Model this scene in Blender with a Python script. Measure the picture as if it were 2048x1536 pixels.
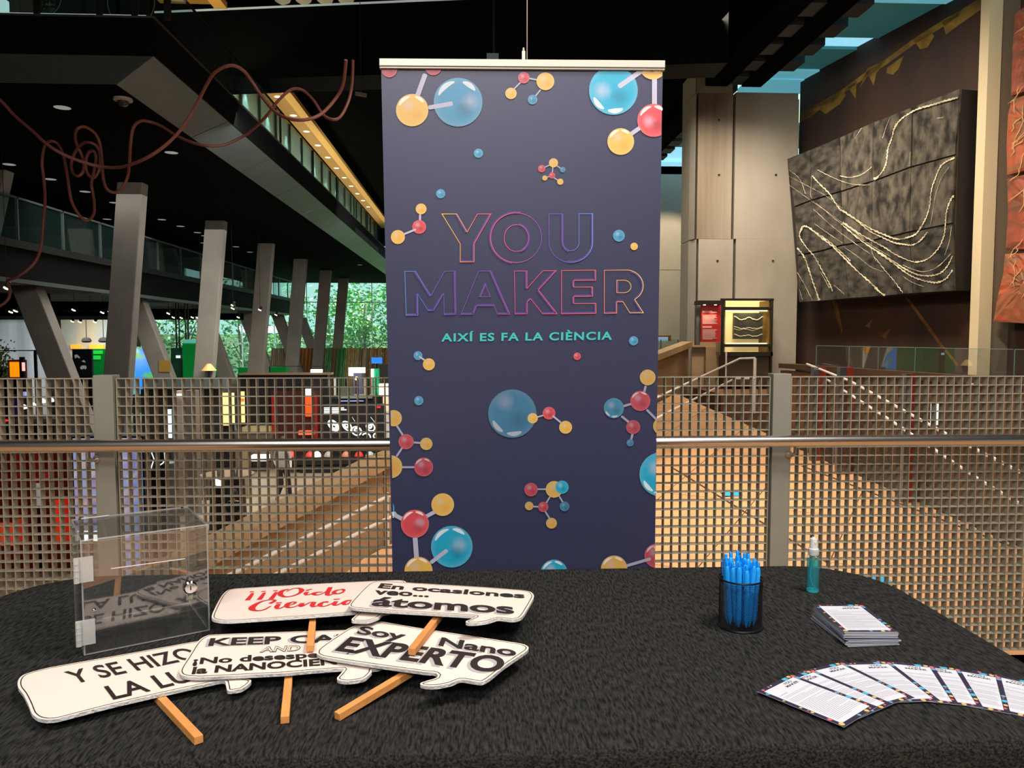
import bpy, bmesh, math, random
from mathutils import Vector, Matrix
from math import pi, sin, cos, tan, atan, atan2, radians, sqrt
random.seed(7)
for o in list(bpy.data.objects): bpy.data.objects.remove(o)
scene = bpy.context.scene
COL = scene.collection

# ------------------------------------------------------------------ camera
F, W, H = 1540.0, 2048, 1536
CZ = 1.35
PITCH = atan((768 - 675) / F)
YAW = atan((1024 - 950) / sqrt(F * F + 93 * 93) )
cam_data = bpy.data.cameras.new('camera')
cam = bpy.data.objects.new('camera', cam_data); COL.objects.link(cam)
cam_data.sensor_width = 36.0
cam_data.lens = 36.0 * F / W
cam_data.clip_end = 300
cam.location = (0, 0, CZ)
cam.rotation_euler = (pi / 2 - PITCH, 0, -YAW)
scene.camera = cam
CR = cam.rotation_euler.to_matrix()

# ------------------------------------------------------------------ world, exposure
scene.view_settings.view_transform = 'Standard'
scene.view_settings.look = 'None'
scene.view_settings.exposure = 0.0
scene.view_settings.gamma = 1.0
scene.view_settings.use_curve_mapping = False
scene.cycles.use_denoising = True
scene.cycles.max_bounces = 7
scene.cycles.diffuse_bounces = 3
scene.cycles.glossy_bounces = 4
scene.cycles.transparent_max_bounces = 24
scene.cycles.transmission_bounces = 6
scene.cycles.sample_clamp_indirect = 4.0
scene.cycles.caustics_reflective = False
scene.cycles.caustics_refractive = False
world = bpy.data.worlds.new('daylight'); scene.world = world
world.use_nodes = True
world.node_tree.nodes['Background'].inputs[0].default_value = (0.62, 0.92, 0.88, 1)
world.node_tree.nodes['Background'].inputs[1].default_value = 1.1

def area(name, loc, aim, sx, sy, power, col, spread=180):
    d = bpy.data.lights.new(name, 'AREA'); d.shape = 'RECTANGLE'; d.size = sx; d.size_y = sy
    d.energy = power; d.color = col; d.spread = radians(spread)
    o = bpy.data.objects.new(name, d); COL.objects.link(o); o.location = loc
    o.rotation_euler = (Vector(aim) - Vector(loc)).to_track_quat('-Z', 'Y').to_euler()
    o['kind'] = 'helper'
    return o
def spot(name, loc, aim, power, col, angle=50, blend=.4, r=.04):
    d = bpy.data.lights.new(name, 'SPOT'); d.energy = power; d.color = col
    d.spot_size = radians(angle); d.spot_blend = blend; d.shadow_soft_size = r
    o = bpy.data.objects.new(name, d); COL.objects.link(o); o.location = loc
    o.rotation_euler = (Vector(aim) - Vector(loc)).to_track_quat('-Z', 'Y').to_euler()
    o['kind'] = 'helper'
    return o
WARM = (1.0, .80, .58); NEUT = (1.0, .93, .86); AMB = (1.0, .62, .30); TEAL = (.45, .95, 1.0)
# table and railing
area('gallery_light', (1.6, .9, 4.3), (.0, 1.6, .75), 1.0, .8, 138, (1, .90, .82))
area('gallery_light', (-.9, -.6, 4.2), (-.2, 2.2, .8), 1.2, .6, 85, (1, .92, .84))
area('gallery_light', (0, -3.4, 3.9), (0, 2.6, 2.1), 3.6, .8, 170, (1, .94, .92))
# wooden ramp and stone wall
area('ramp_light', (3.2, 10.5, 6.9), (3.0, 9.4, -1.0), 2.0, 2.0, 330, (1, .83, .66), 90)
area('ramp_light', (.6, 6.5, 5.5), (.2, 8.5, -1.5), 1.5, 1.5, 110, (1, .93, .85), 120)
area('landing_light', (5.3, 16.5, 7.2), (6.4, 20, -2), 3.0, .5, 270, (1, .86, .70), 120)
area('stone_wall_light', (4.6, 14.2, 7.3), (9, 17.0, 3.6), 2.5, .5, 210, (1, .88, .70), 90)
area('stone_wall_light', (5.0, 9.5, 7.0), (9.6, 12.5, 3.0), 1.2, .5, 110, (1, .82, .62), 90)
spot('landing_spot', (7.0, 26.5, 7.4), (7.5, 30, 2), 800, (1, .80, .55), 80)
# hall
area('hall_light', (-7, 19, 4.3), (-7, 19, -3), 6, 6, 420, NEUT, 140)
area('hall_light', (-3, 29, 5.0), (-3, 29, -3), 6, 6, 420, NEUT, 140)
area('hall_light', (-13, 29, 2.2), (-13, 30, -3), 6, 6, 420, NEUT, 150)
area('hall_light', (-2.5, 13.5, 4.2), (-6.5, 20, 0), 3, 2, 110, (1, .94, .88))
area('hall_light', (-3.2, 20.0, 4.2), (-5.5, 22, -3), 3, 3, 360, (1, .92, .84), 120)
area('hall_light', (-1.0, 24, 5.0), (-7, 34, 1), 3, 2, 260, (1, .92, .84))
area('hall_light', (-17, 27.5, 2.0), (-19, 33, -1.2), 5, .6, 330, (.92, .97, 1), 150)  # added fill without a fixture, lifts the blue-grey wall
area('hall_light', (-16, 34.2, 2.0), (-16.5, 37, -.5), 3, .5, 170, (1, .95, .88), 150)  # second added fill, brightens the cream far wall
area('terrace_fill', (-5.15, 30, 6.6), (-5.15, 30, 8), .4, 26, 130, (1, .80, .46))  # added upward fill for the terrace ceiling, no such fitting
spot('terrace_fill', (-5.0, 14.3, 5.8), (-5.0, 14.6, 8), 90, (1, .80, .46), 120)  # added upward fill for the near piece of terrace ceiling
area('stone_wall_light', (5.2, 12.0, 3.2), (9, 16.0, .8), .8, .3, 40, (1, .78, .55), 120)  # added low fill, brightens the wall seen through the stair glass
# planted court beyond the far glass
area('court_light', (-8, 51, 12), (-8, 53, 0), 20, 7, 24000, (.92, 1, .88))

# ------------------------------------------------------------------ pixel helpers (metres from photo pixels, always at a real distance)
def ray(px, py):
    d = Vector(((px - W / 2) / F, -(py - H / 2) / F, -1.0))
    return CR @ d
O0 = Vector((0, 0, CZ))
def onY(px, py, Y): d = ray(px, py); return O0 + d * (Y / d.y)
def onZ(px, py, z): d = ray(px, py); return O0 + d * ((z - CZ) / d.z)
def onX(px, py, X): d = ray(px, py); return O0 + d * (X / d.x)
class Plane:
    def __init__(s, p, n): s.p = Vector(p); s.n = Vector(n).normalized()
    def at(s, px, py, off=0.0):
        d = ray(px, py); t = (s.p + s.n * off - O0).dot(s.n) / d.dot(s.n)
        return O0 + d * t
    def shifted(s, off): return Plane(s.p + s.n * off, s.n)
def crop(x0, y0, k): return lambda p: (x0 + p[0] / k, y0 + p[1] / k)

# ------------------------------------------------------------------ materials
def lin(c):
    return tuple((v / 255 / 12.92 if v / 255 <= .04045 else ((v / 255 + .055) / 1.055) ** 2.4) for v in c)
MATS = {}
def mat(name, rgb, rough=.5, metal=0., emit=0., ecol=None, var=0., vscale=8., bump=0., bscale=60., stretch=(1, 1, 1),
        spec=.5, rgb2=None, coat=0., coords='Object', trans=0., alpha=1.):
    if name in MATS: return MATS[name]
    m = bpy.data.materials.new(name); m.use_nodes = True; MATS[name] = m
    nt = m.node_tree; b = nt.nodes['Principled BSDF']
    c = lin(rgb)
    b.inputs['Base Color'].default_value = (*c, 1)
    b.inputs['Roughness'].default_value = rough; b.inputs['Metallic'].default_value = metal
    b.inputs['Specular IOR Level'].default_value = spec
    b.inputs['Coat Weight'].default_value = coat
    b.inputs['Transmission Weight'].default_value = trans
    b.inputs['Alpha'].default_value = alpha
    if emit:
        b.inputs['Emission Color'].default_value = (*lin(ecol or rgb), 1); b.inputs['Emission Strength'].default_value = emit
    if var or bump or rgb2:
        tc = nt.nodes.new('ShaderNodeTexCoord'); mp = nt.nodes.new('ShaderNodeMapping')
        mp.inputs['Scale'].default_value = stretch
        nt.links.new(tc.outputs[coords], mp.inputs[0])
    if var or rgb2:
        n = nt.nodes.new('ShaderNodeTexNoise'); n.inputs['Scale'].default_value = vscale; n.inputs['Detail'].default_value = 6
        nt.links.new(mp.outputs[0], n.inputs['Vector'])
        r = nt.nodes.new('ShaderNodeValToRGB'); nt.links.new(n.outputs['Fac'], r.inputs[0])
        c2 = lin(rgb2) if rgb2 else tuple(v * (1 - var) for v in c)
        c1 = c if rgb2 else tuple(min(1, v * (1 + var)) for v in c)
        r.color_ramp.elements[0].position = .35; r.color_ramp.elements[1].position = .65
        r.color_ramp.elements[0].color = (*c2, 1); r.color_ramp.elements[1].color = (*c1, 1)
        nt.links.new(r.outputs[0], b.inputs['Base Color'])
    if bump:
        n2 = nt.nodes.new('ShaderNodeTexNoise'); n2.inputs['Scale'].default_value = bscale; n2.inputs['Detail'].default_value = 5
        nt.links.new(mp.outputs[0], n2.inputs['Vector'])
        bp = nt.nodes.new('ShaderNodeBump'); bp.inputs['Strength'].default_value = bump; bp.inputs['Distance'].default_value = .01
        nt.links.new(n2.outputs['Fac'], bp.inputs['Height']); nt.links.new(bp.outputs[0], b.inputs['Normal'])
    return m
def glass_mat(name, tint=(1, 1, 1), ior=1.5, rough=0.0, haze=0., hcol=(.8, .85, .85)):
    if name in MATS: return MATS[name]
    m = bpy.data.materials.new(name); m.use_nodes = True; MATS[name] = m
    nt = m.node_tree; nt.nodes.clear()
    out = nt.nodes.new('ShaderNodeOutputMaterial'); mix = nt.nodes.new('ShaderNodeMixShader')
    t = nt.nodes.new('ShaderNodeBsdfTransparent'); t.inputs[0].default_value = (*tint, 1)
    g = nt.nodes.new('ShaderNodeBsdfGlossy'); g.inputs['Roughness'].default_value = rough
    fr = nt.nodes.new('ShaderNodeFresnel'); ge = nt.nodes.new('ShaderNodeNewGeometry')
    ma = nt.nodes.new('ShaderNodeMath'); ma.operation = 'MULTIPLY_ADD'; ma.inputs[1].default_value = 1 / ior - ior; ma.inputs[2].default_value = ior
    nt.links.new(ge.outputs['Backfacing'], ma.inputs[0]); nt.links.new(ma.outputs[0], fr.inputs[0])
    nt.links.new(fr.outputs[0], mix.inputs[0]); nt.links.new(g.outputs[0], mix.inputs[2])
    if haze:
        m2 = nt.nodes.new('ShaderNodeMixShader'); m2.inputs[0].default_value = haze
        df = nt.nodes.new('ShaderNodeBsdfDiffuse'); df.inputs[0].default_value = (*hcol, 1)
        nt.links.new(t.outputs[0], m2.inputs[1]); nt.links.new(df.outputs[0], m2.inputs[2]); nt.links.new(m2.outputs[0], mix.inputs[1])
    else: nt.links.new(t.outputs[0], mix.inputs[1])
    nt.links.new(mix.outputs[0], out.inputs[0])
    return m
def vcol_mat(name, rough=.5, emit=0., spec=.5, noise=0., nscale=20):
    if name in MATS: return MATS[name]
    m = bpy.data.materials.new(name); m.use_nodes = True; MATS[name] = m
    nt = m.node_tree; b = nt.nodes['Principled BSDF']; b.inputs['Roughness'].default_value = rough
    b.inputs['Specular IOR Level'].default_value = spec
    a = nt.nodes.new('ShaderNodeVertexColor'); a.layer_name = 'Col'
    src = a.outputs[0]
    if noise:
        tc = nt.nodes.new('ShaderNodeTexCoord'); n = nt.nodes.new('ShaderNodeTexNoise'); n.inputs['Scale'].default_value = nscale
        nt.links.new(tc.outputs['Object'], n.inputs['Vector'])
        mr = nt.nodes.new('ShaderNodeMapRange'); mr.inputs[3].default_value = 1 - noise; mr.inputs[4].default_value = 1 + noise
        nt.links.new(n.outputs['Fac'], mr.inputs[0])
        mx = nt.nodes.new('ShaderNodeMix'); mx.data_type = 'RGBA'; mx.blend_type = 'MULTIPLY'; mx.inputs[0].default_value = 1
        nt.links.new(src, mx.inputs[6]); nt.links.new(mr.outputs[0], mx.inputs[7]); src = mx.outputs[2]
    if not emit: nt.links.new(src, b.inputs['Base Color'])
    else: b.inputs['Base Color'].default_value = (.02, .02, .02, 1)
    if emit:
        nt.links.new(src, b.inputs['Emission Color']); b.inputs['Emission Strength'].default_value = emit
    return m

# ------------------------------------------------------------------ mesh builder
class MB:
    def __init__(s): s.v = []; s.f = []; s.mi = []; s.c = []; s.cur = (1, 1, 1); s.m = 0
    def add(s, vs, fs, cols=None):
        k = len(s.v); s.v += [tuple(v) for v in vs]
        s.c += cols if cols else [s.cur] * len(vs)
        for f in fs: s.f.append(tuple(i + k for i in f)); s.mi.append(s.m)
        return s
    def box(s, lo, hi, mtx=None):
        x0, y0, z0 = lo; x1, y1, z1 = hi
        vs = [(x0, y0, z0), (x1, y0, z0), (x1, y1, z0), (x0, y1, z0), (x0, y0, z1), (x1, y0, z1), (x1, y1, z1), (x0, y1, z1)]
        if mtx: vs = [mtx @ Vector(v) for v in vs]
        return s.add(vs, [(0, 3, 2, 1), (4, 5, 6, 7), (0, 1, 5, 4), (1, 2, 6, 5), (2, 3, 7, 6), (3, 0, 4, 7)])
    def bar(s, a, b, w, h, up=(0, 0, 1)):
        a, b = Vector(a), Vector(b); d = (b - a).normalized(); up = Vector(up)
        r = d.cross(up).normalized() * (w / 2); u = r.cross(d).normalized() * (h / 2)
        vs = [a - r - u, a + r - u, a + r + u, a - r + u, b - r - u, b + r - u, b + r + u, b - r + u]
        return s.add(vs, [(0, 1, 2, 3), (7, 6, 5, 4), (0, 4, 5, 1), (1, 5, 6, 2), (2, 6, 7, 3), (3, 7, 4, 0)])
    def quad(s, a, b, c, d): return s.add([a, b, c, d], [(0, 1, 2, 3)])
    def prism(s, pts, off):
        n = len(pts); off = Vector(off); a = [Vector(p) for p in pts]; b = [p + off for p in a]
        return s.add(a + b, [tuple(range(n))[::-1], tuple(range(n, 2 * n))] + [(i, (i + 1) % n, n + (i + 1) % n, n + i) for i in range(n)])
    def tube(s, pts, r, n=8, closed=False, rr=None):
        pts = [Vector(p) for p in pts]; L = len(pts); vs = []; fs = []; pn = None
        for i, p in enumerate(pts):
            if closed: t = (pts[(i + 1) % L] - pts[i - 1])
            else: t = pts[min(i + 1, L - 1)] - pts[max(i - 1, 0)]
            t.normalize()
            if pn is None:
                ref = Vector((0, 0, 1)) if abs(t.z) < .9 else Vector((1, 0, 0)); pn = t.cross(ref).normalized()
            else: pn = (pn - t * pn.dot(t)).normalized()
            bn = t.cross(pn); q = rr[i] if rr else r
            vs += [p + (pn * cos(2 * pi * j / n) + bn * sin(2 * pi * j / n)) * q for j in range(n)]
        for i in range(L if closed else L - 1):
            a = i * n; b = ((i + 1) % L) * n
            fs += [(a + j, a + (j + 1) % n, b + (j + 1) % n, b + j) for j in range(n)]
        if not closed: fs += [tuple(range(n))[::-1], tuple(range((L - 1) * n, L * n))]
        return s.add(vs, fs)
    def lathe(s, prof, c=(0, 0, 0), n=24, axis=None):
        vs = []; fs = []; L = len(prof)
        M = axis if axis else Matrix.Identity(3)
        for r, z in prof:
            vs += [Vector(c) + M @ Vector((r * cos(2 * pi * j / n), r * sin(2 * pi * j / n), z)) for j in range(n)]
        for i in range(L - 1): fs += [(i * n + j, i * n + (j + 1) % n, (i + 1) * n + (j + 1) % n, (i + 1) * n + j) for j in range(n)]
        if prof[0][0] > 1e-6: fs.append(tuple(range(n))[::-1])
        if prof[-1][0] > 1e-6: fs.append(tuple(range((L - 1) * n, L * n)))
        return s.add(vs, fs)
    def ribbon(s, pts, w, n, closed=False, cols=None, lift=0.):
        """flat strip along pts lying in the plane with normal n"""
        pts = [Vector(p) for p in pts]; n = Vector(n).normalized(); L = len(pts); vs = []; cs = []
        for i, p in enumerate(pts):
            if closed: t0 = (pts[i] - pts[i - 1]); t1 = (pts[(i + 1) % L] - pts[i])
            else: t0 = pts[i] - pts[max(i - 1, 0)]; t1 = pts[min(i + 1, L - 1)] - pts[i]
            if t0.length < 1e-9: t0 = t1
            if t1.length < 1e-9: t1 = t0
            t0 = t0.normalized(); t1 = t1.normalized(); t = (t0 + t1)
            if t.length < .2: t = t1
            t.normalize(); side = n.cross(t).normalized()
            k = max(.45, t.dot(t1)); q = (w[i] if isinstance(w, (list, tuple)) else w) / 2 / k
            vs += [p + side * q + n * lift, p - side * q + n * lift]
            c = cols[i] if cols else s.cur; cs += [c, c]
        fs = [(2 * i, 2 * i + 1, 2 * ((i + 1) % L) + 1, 2 * ((i + 1) % L)) for i in range(L if closed else L - 1)]
        return s.add(vs, fs, cs)
    def build(s, name, mats, parent=None, smooth=False, loc=None, bevel=0.):
        me = bpy.data.meshes.new(name)
        off = parent_loc(parent) if parent else (Vector(loc) if loc is not None else Vector((0, 0, 0)))
        me.from_pydata([tuple(Vector(v) - off) for v in s.v], [], s.f)
        if not isinstance(mats, (list, tuple)): mats = [mats]
        for m in mats: me.materials.append(m)
        me.polygons.foreach_set('material_index', s.mi)
        if any(c != (1, 1, 1) for c in s.c):
            a = me.color_attributes.new('Col', 'FLOAT_COLOR', 'POINT')
            flat = []
            for c in s.c: flat += [c[0], c[1], c[2], 1.0]
            a.data.foreach_set('color', flat)
        bm = bmesh.new(); bm.from_mesh(me); bmesh.ops.recalc_face_normals(bm, faces=bm.faces); bm.to_mesh(me); bm.free()
        if smooth: me.polygons.foreach_set('use_smooth', [True] * len(me.polygons))
        me.update()
        o = bpy.data.objects.new(name, me); COL.objects.link(o); o.location = (0, 0, 0) if parent else off
        if smooth:
            try: me.set_sharp_from_angle(angle=radians(40))
            except Exception: pass
        if bevel:
            b = o.modifiers.new('bevel', 'BEVEL'); b.width = bevel; b.segments = 2; b.limit_method = 'ANGLE'
        if parent: o.parent = parent
        return o
def parent_loc(o):
    l = Vector(o.location)
    return l + parent_loc(o.parent) if o.parent else l
def tag(o, label=None, cat=None, group=None, kind=None):
    if label: o['label'] = label
    if cat: o['category'] = cat
    if group: o['group'] = group
    if kind: o['kind'] = kind
    return o
def thing(name, loc, label, cat, group=None):
    o = bpy.data.objects.new(name, None); COL.objects.link(o); o.location = loc; o.empty_display_size = .1
    return tag(o, label, cat, group)
def struct(o, label=None): return tag(o, label, None, None, 'structure')
def link_copy(o, parent=None, off=(0, 0, 0)):
    c = o.copy(); COL.objects.link(c)
    if parent: c.parent = parent
    c.location = Vector(o.location) + Vector(off)
    return c
def copy_tree(o, loc=None, label=None, rot=None):
    c = o.copy(); COL.objects.link(c)
    for ch in list(o.children):
        d = ch.copy(); COL.objects.link(d); d.parent = c
        for g in list(ch.children):
            e = g.copy(); COL.objects.link(e); e.parent = d
    if loc is not None: c.location = loc
    if rot is not None: c.rotation_euler = rot
    if label: c['label'] = label
    return c

# ------------------------------------------------------------------ lettering: the built-in font turned into a flat mesh
def text_poly(txt, weight=.0, space=1.0, shear=0.):
    cu = bpy.data.curves.new('t', 'FONT'); cu.body = txt; cu.size = 1; cu.offset = weight; cu.space_character = space; cu.shear = shear
    cu.resolution_u = 4; cu.fill_mode = 'FRONT'
    o = bpy.data.objects.new('t', cu); COL.objects.link(o)
    dg = bpy.context.evaluated_depsgraph_get(); dg.update()
    me = bpy.data.meshes.new_from_object(o.evaluated_get(dg))
    vs = [v.co.copy() for v in me.vertices]; fs = [tuple(p.vertices) for p in me.polygons]
    bpy.data.meshes.remove(me); bpy.data.objects.remove(o); bpy.data.curves.remove(cu)
    return vs, fs
CAPH = .729
def put_text(mb, plane, txt, o, r, t, off, weight=0., space=1., shear=0., thick=0., col=(1, 1, 1)):
    """text with baseline from pixel o to pixel r and capital height up to pixel t, lying on plane"""
    vs, fs = text_poly(txt, weight, space, shear)
    x0 = min(v.x for v in vs); x1 = max(v.x for v in vs)
    P = plane.shifted(off); A, B, C = P.at(*o), P.at(*r), P.at(*t)
    out = [A + (B - A) * ((v.x - x0) / (x1 - x0)) + (C - A) * (v.y / CAPH) for v in vs]
    mb.add(out, fs, [col] * len(out))
def put_text3(mb, A, U, V, txt, weight=0., space=1., width=None, height=1., col=(1, 1, 1), shear=0.):
    vs, fs = text_poly(txt, weight, space, shear)
    x0 = min(v.x for v in vs); x1 = max(v.x for v in vs)
    k = (width / (x1 - x0)) if width else height / CAPH
    out = [Vector(A) + Vector(U) * ((v.x - x0) * k) + Vector(V) * (v.y / CAPH * height) for v in vs]
    mb.add(out, fs, [col] * len(out))
def cr_spline(pts, sub=6):
    pts = [Vector(p) for p in pts]; out = []
    for i in range(len(pts) - 1):
        p0 = pts[max(i - 1, 0)]; p1 = pts[i]; p2 = pts[i + 1]; p3 = pts[min(i + 2, len(pts) - 1)]
        for k in range(sub):
            t = k / sub
            out.append(.5 * ((2 * p1) + (p2 - p0) * t + (2 * p0 - 5 * p1 + 4 * p2 - p3) * t * t + (3 * p1 - p0 - 3 * p2 + p3) * t ** 3))
    out.append(pts[-1]); return out
def pbox(mb, x0, y0, x1, y1, Y, depth, z0=None):
    """box whose front face at distance Y covers the pixel rectangle; z0 = its bottom height if given"""
    a = onY(x0, y1, Y); b = onY(x1, y0, Y)
    mb.box((a.x, Y, a.z if z0 is None else z0), (b.x, Y + depth, b.z)); return a, b
# ================================================================== NEAR FLOOR, TABLE
ZT = .75
m_tile = mat('floor_tile', (204, 150, 98), .5, var=.1, vscale=3)
s_ = MB(); s_.box((-6, -5, -.3), (6, 3.1, 0)); struct(s_.build('floor', m_tile))
def cloth_outline(x0, x1, y0, y1, rb, rf, n=14):
    pts = []
    for cx, cy, r, a0 in ((x1 - rf, y0 + rf, rf, -90), (x1 - rb, y1 - rb, rb, 0), (x0 + rb, y1 - rb, rb, 90), (x0 + rf, y0 + rf, rf, 180)):
        pts += [(cx + r * cos(radians(a0 + 90 * k / n)), cy + r * sin(radians(a0 + 90 * k / n))) for k in range(n + 1)]
    return pts
TBL = thing('folding_table', (0, 1.5, 0), 'long folding table hidden under the black cloth, in front of the railing', 'table')
TB = MB(); TB.box((-1.02, 1.16, .715), (.92, 1.88, .743)); TB.build('tabletop', mat('table_wood', (90, 80, 70)), TBL)
for lx in (-.95, .85):
    for ly in (1.22, 1.8):
        b = MB(); b.tube([(lx, ly, 0), (lx, ly, .72)], .014, 8); b.build('leg', mat('dark_metal', (40, 40, 42), .4, .7), TBL)
m_cloth = mat('black_cloth', (56, 56, 54), .95, vscale=60, stretch=(4.0, .75, 4), bump=.6, bscale=60, rgb2=(20, 20, 20), spec=.12)
mb = MB(); outl = cloth_outline(-1.12, 1.02, 1.085, 1.965, .2, .12)
rings = [(1 - .05, 0, 0), (1 - .012, -.001, 0), (1.0, -.006, 0), (1.006, -.02, 0), (1.008, -.06, .2), (1.012, -.2, .6), (1.02, -.45, 1), (1.03, -.70, 1.4)]
cx, cy = -.05, 1.52; N = len(outl); vs = []; fs = []
NG = 9
for sc in [k / NG * .95 for k in range(1, NG)]:
    vs += [(cx + (x - cx) * sc, cy + (y - cy) * sc, ZT + .0012 * sin(x * 17 + y * 9) * sc) for x, y in outl]
for sc, dz, w in rings:
    for k, (x, y) in enumerate(outl):
        q = sc + .018 * w * sin(k * 1.3)
        vs.append((cx + (x - cx) * q, cy + (y - cy) * q, ZT + dz))
vs.append((cx, cy, ZT)); ci = len(vs) - 1; NR = NG - 1 + len(rings)
for j in range(N): fs.append((ci, j, (j + 1) % N))
for r in range(NR - 1): fs += [(r * N + j, r * N + (j + 1) % N, (r + 1) * N + (j + 1) % N, (r + 1) * N + j) for j in range(N)]
mb.add(vs, fs); cl = mb.build('tablecloth', m_cloth, smooth=True)
tag(cl, 'black textured tablecloth with rounded corners covering the long table', 'tablecloth')

# ================================================================== RAILING
RY = 2.9; PITCHG = .034
m_galv = mat('galvanised_steel', (154, 149, 132), .55, .0, var=.12, vscale=14, spec=.4)
m_post = mat('painted_post', (140, 140, 128), .5, .1, var=.05, vscale=6, spec=.3)
m_inox = mat('polished_steel', (228, 225, 220), .27, 1.0)
RL = thing('railing', (0, RY, 0), 'grey steel grating railing with a polished round handrail behind the table', 'railing')
ZTOP = 1.35 - 80 / F * RY; ZBOT = .08
posts = [onY(px, 800, RY - .02).x for px in (208, 1563)]
sp = (posts[1] - posts[0]) / 2
posts = [posts[0] - sp, posts[0], posts[0] + sp, posts[1], posts[1] + sp]
for i, x in enumerate(posts):
    b = MB(); b.box((x - .035, RY - .026, 0), (x + .035, RY + .034, ZTOP + .013)); p = b.build('post', m_post, RL, bevel=.002)
    b = MB(); hx = x - (.05 if i < 2 else -.052) * 0
    sx = -.030 if i < 2 else .030
    b.tube([(x + sx, RY - .03, .905), (x + sx, RY - .062, .905), (x + sx, RY - .082, .918), (x + sx, RY - .085, .948)], .006, 8)
    b.lathe([(.014, 0), (.014, .004)], (x + sx, RY - .026, .905), 12, Matrix.Rotation(pi / 2, 3, 'X'))
    b.build('handrail_bracket', m_inox, p, smooth=True)
HR = MB(); zh = 1.35 - 212 / F * (RY - .085)
HR.tube([(posts[0] - .2, RY - .085, zh), (posts[-1] + .2, RY - .085, zh)], .0215, 32); HR.build('handrail', m_inox, RL, smooth=True)
vbar = None; hbars = {}
nrow = int((ZTOP - ZBOT) / PITCHG)
for i in range(4):
    xa = posts[i] + .042; xb = posts[i + 1] - .042
    nc = round((xb - xa) / PITCHG); px = (xb - xa) / nc
    fr = MB()
    for x in (xa, xb): fr.box((x - .0016, RY - .012, ZTOP - nrow * PITCHG), (x + .0016, RY + .016, ZTOP))
    for zz in (ZTOP, ZTOP - nrow * PITCHG): fr.box((xa, RY - .012, zz - .0016), (xb, RY + .016, zz + .0016))
    pn = fr.build('grating_panel', m_galv, RL)
    for k in range(1, nc):
        if vbar is None:
            b = MB(); b.box((-.0013, -.012, ZTOP - nrow * PITCHG), (.0013, .021, ZTOP))
            b.v = [(v[0], v[1] + RY, v[2]) for v in b.v]
            vbar = b.build('vertical_bar', m_galv, pn); vbar.location.x = xa + px * k
        else:
            c = vbar.copy(); COL.objects.link(c); c.parent = pn; c.location.x = xa + px * k
    hb = None
    for k in range(1, nrow):
        if hb is None:
            b = MB(); b.box((xa, RY - .011, -.0013), (xb, RY + .020, .0013)); hb = b.build('horizontal_bar', m_galv, pn); hb.location.z = ZTOP - PITCHG * k
        else:
            c = hb.copy(); COL.objects.link(c); c.parent = pn; c.location.z = ZTOP - PITCHG * k

# ================================================================== BANNER
BT, BB = 2.405, 2.50
tl = onY(762, 134, BT); tr = onY(1326, 138, BT); bl = onY(785, 1152, BB); br = onY(1309, 1147, BB)
# one flat sheet: leaning plane through the measured corners
bn = (tr - tl).cross(bl - tl).normalized()
if bn.y > 0: bn = -bn
BP = Plane(tl, bn)
dwn = (bl - tl); botL = tl + dwn * 1.16; botR = tr + (br - tr) * 1.16
BAN = thing('hanging_banner', ((tl.x + tr.x) / 2, BT, botL.z), 'tall navy banner printed YOU MAKER with coloured molecules, hanging behind the table', 'banner')
m_ban = mat('navy_vinyl', (50, 54, 84), .42, spec=.55)
b = MB(); NX, NZ = 24, 30; vs = []; fs = []
for j in range(NZ + 1):
    for i in range(NX + 1):
        u = i / NX; v = j / NZ; p = (tl * (1 - u) + tr * u) * (1 - v) + (botL * (1 - u) + botR * u) * v
        vs.append(p - bn * .0025)
for j in range(NZ):
    for i in range(NX): a = j * (NX + 1) + i; fs.append((a, a + 1, a + NX + 2, a + NX + 1))
k = len(vs); vs += [Vector(v) - bn * .0012 for v in vs[:k]]; fs += [tuple(i + k for i in f)[::-1] for f in fs]
b.add(vs, fs); sheet = b.build('banner_sheet', m_ban, BAN, smooth=True)
m_alu = mat('aluminium', (176, 175, 164), .45, .3)
b = MB(); ux = (tr - tl).normalized()
for (x0, x1, yy0, yy1, z0, z1) in ((-.004, .868, -.012, .012, .0, .022), (-.004, .868, -.008, .008, -.006, 0)):
    A = tl; L = (tr - tl).length
    q = [A + ux * x0 + Vector((0, yy0, z0)), A + ux * (L + .004) + Vector((0, yy0, z0)), A + ux * (L + .004) + Vector((0, yy1, z0)), A + ux * x0 + Vector((0, yy1, z0))]
    b.prism(q, (0, 0, z1 - z0))
b.build('top_rail', m_alu, BAN, bevel=.0015)
b = MB(); q = [botL + Vector((0, -.01, -.02)), botR + Vector((0, -.01, -.02)), botR + Vector((0, .01, -.02)), botL + Vector((0, .01, -.02))]; b.prism(q, (0, 0, .022)); b.build('bottom_rail', m_alu, BAN)
hk = onY(1047, 122, BT)
b = MB(); b.box((hk.x - .005, BT - .006, hk.z - .002), (hk.x + .005, BT + .006, hk.z + .028)); b.lathe([(.0035, 0), (.0035, .01), (.002, .014)], (hk.x, BT, hk.z + .026), 10); b.build('rail_clip', m_alu, BAN)
wr = onY(1054, 122, BT)
b = MB(); b.tube([(wr.x, BT, wr.z - .004), (wr.x + .0, BT + .002, 10.1)], .0013, 6); b.build('suspension_wire', mat('wire', (210, 190, 170), .4, .5), BAN)
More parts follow.
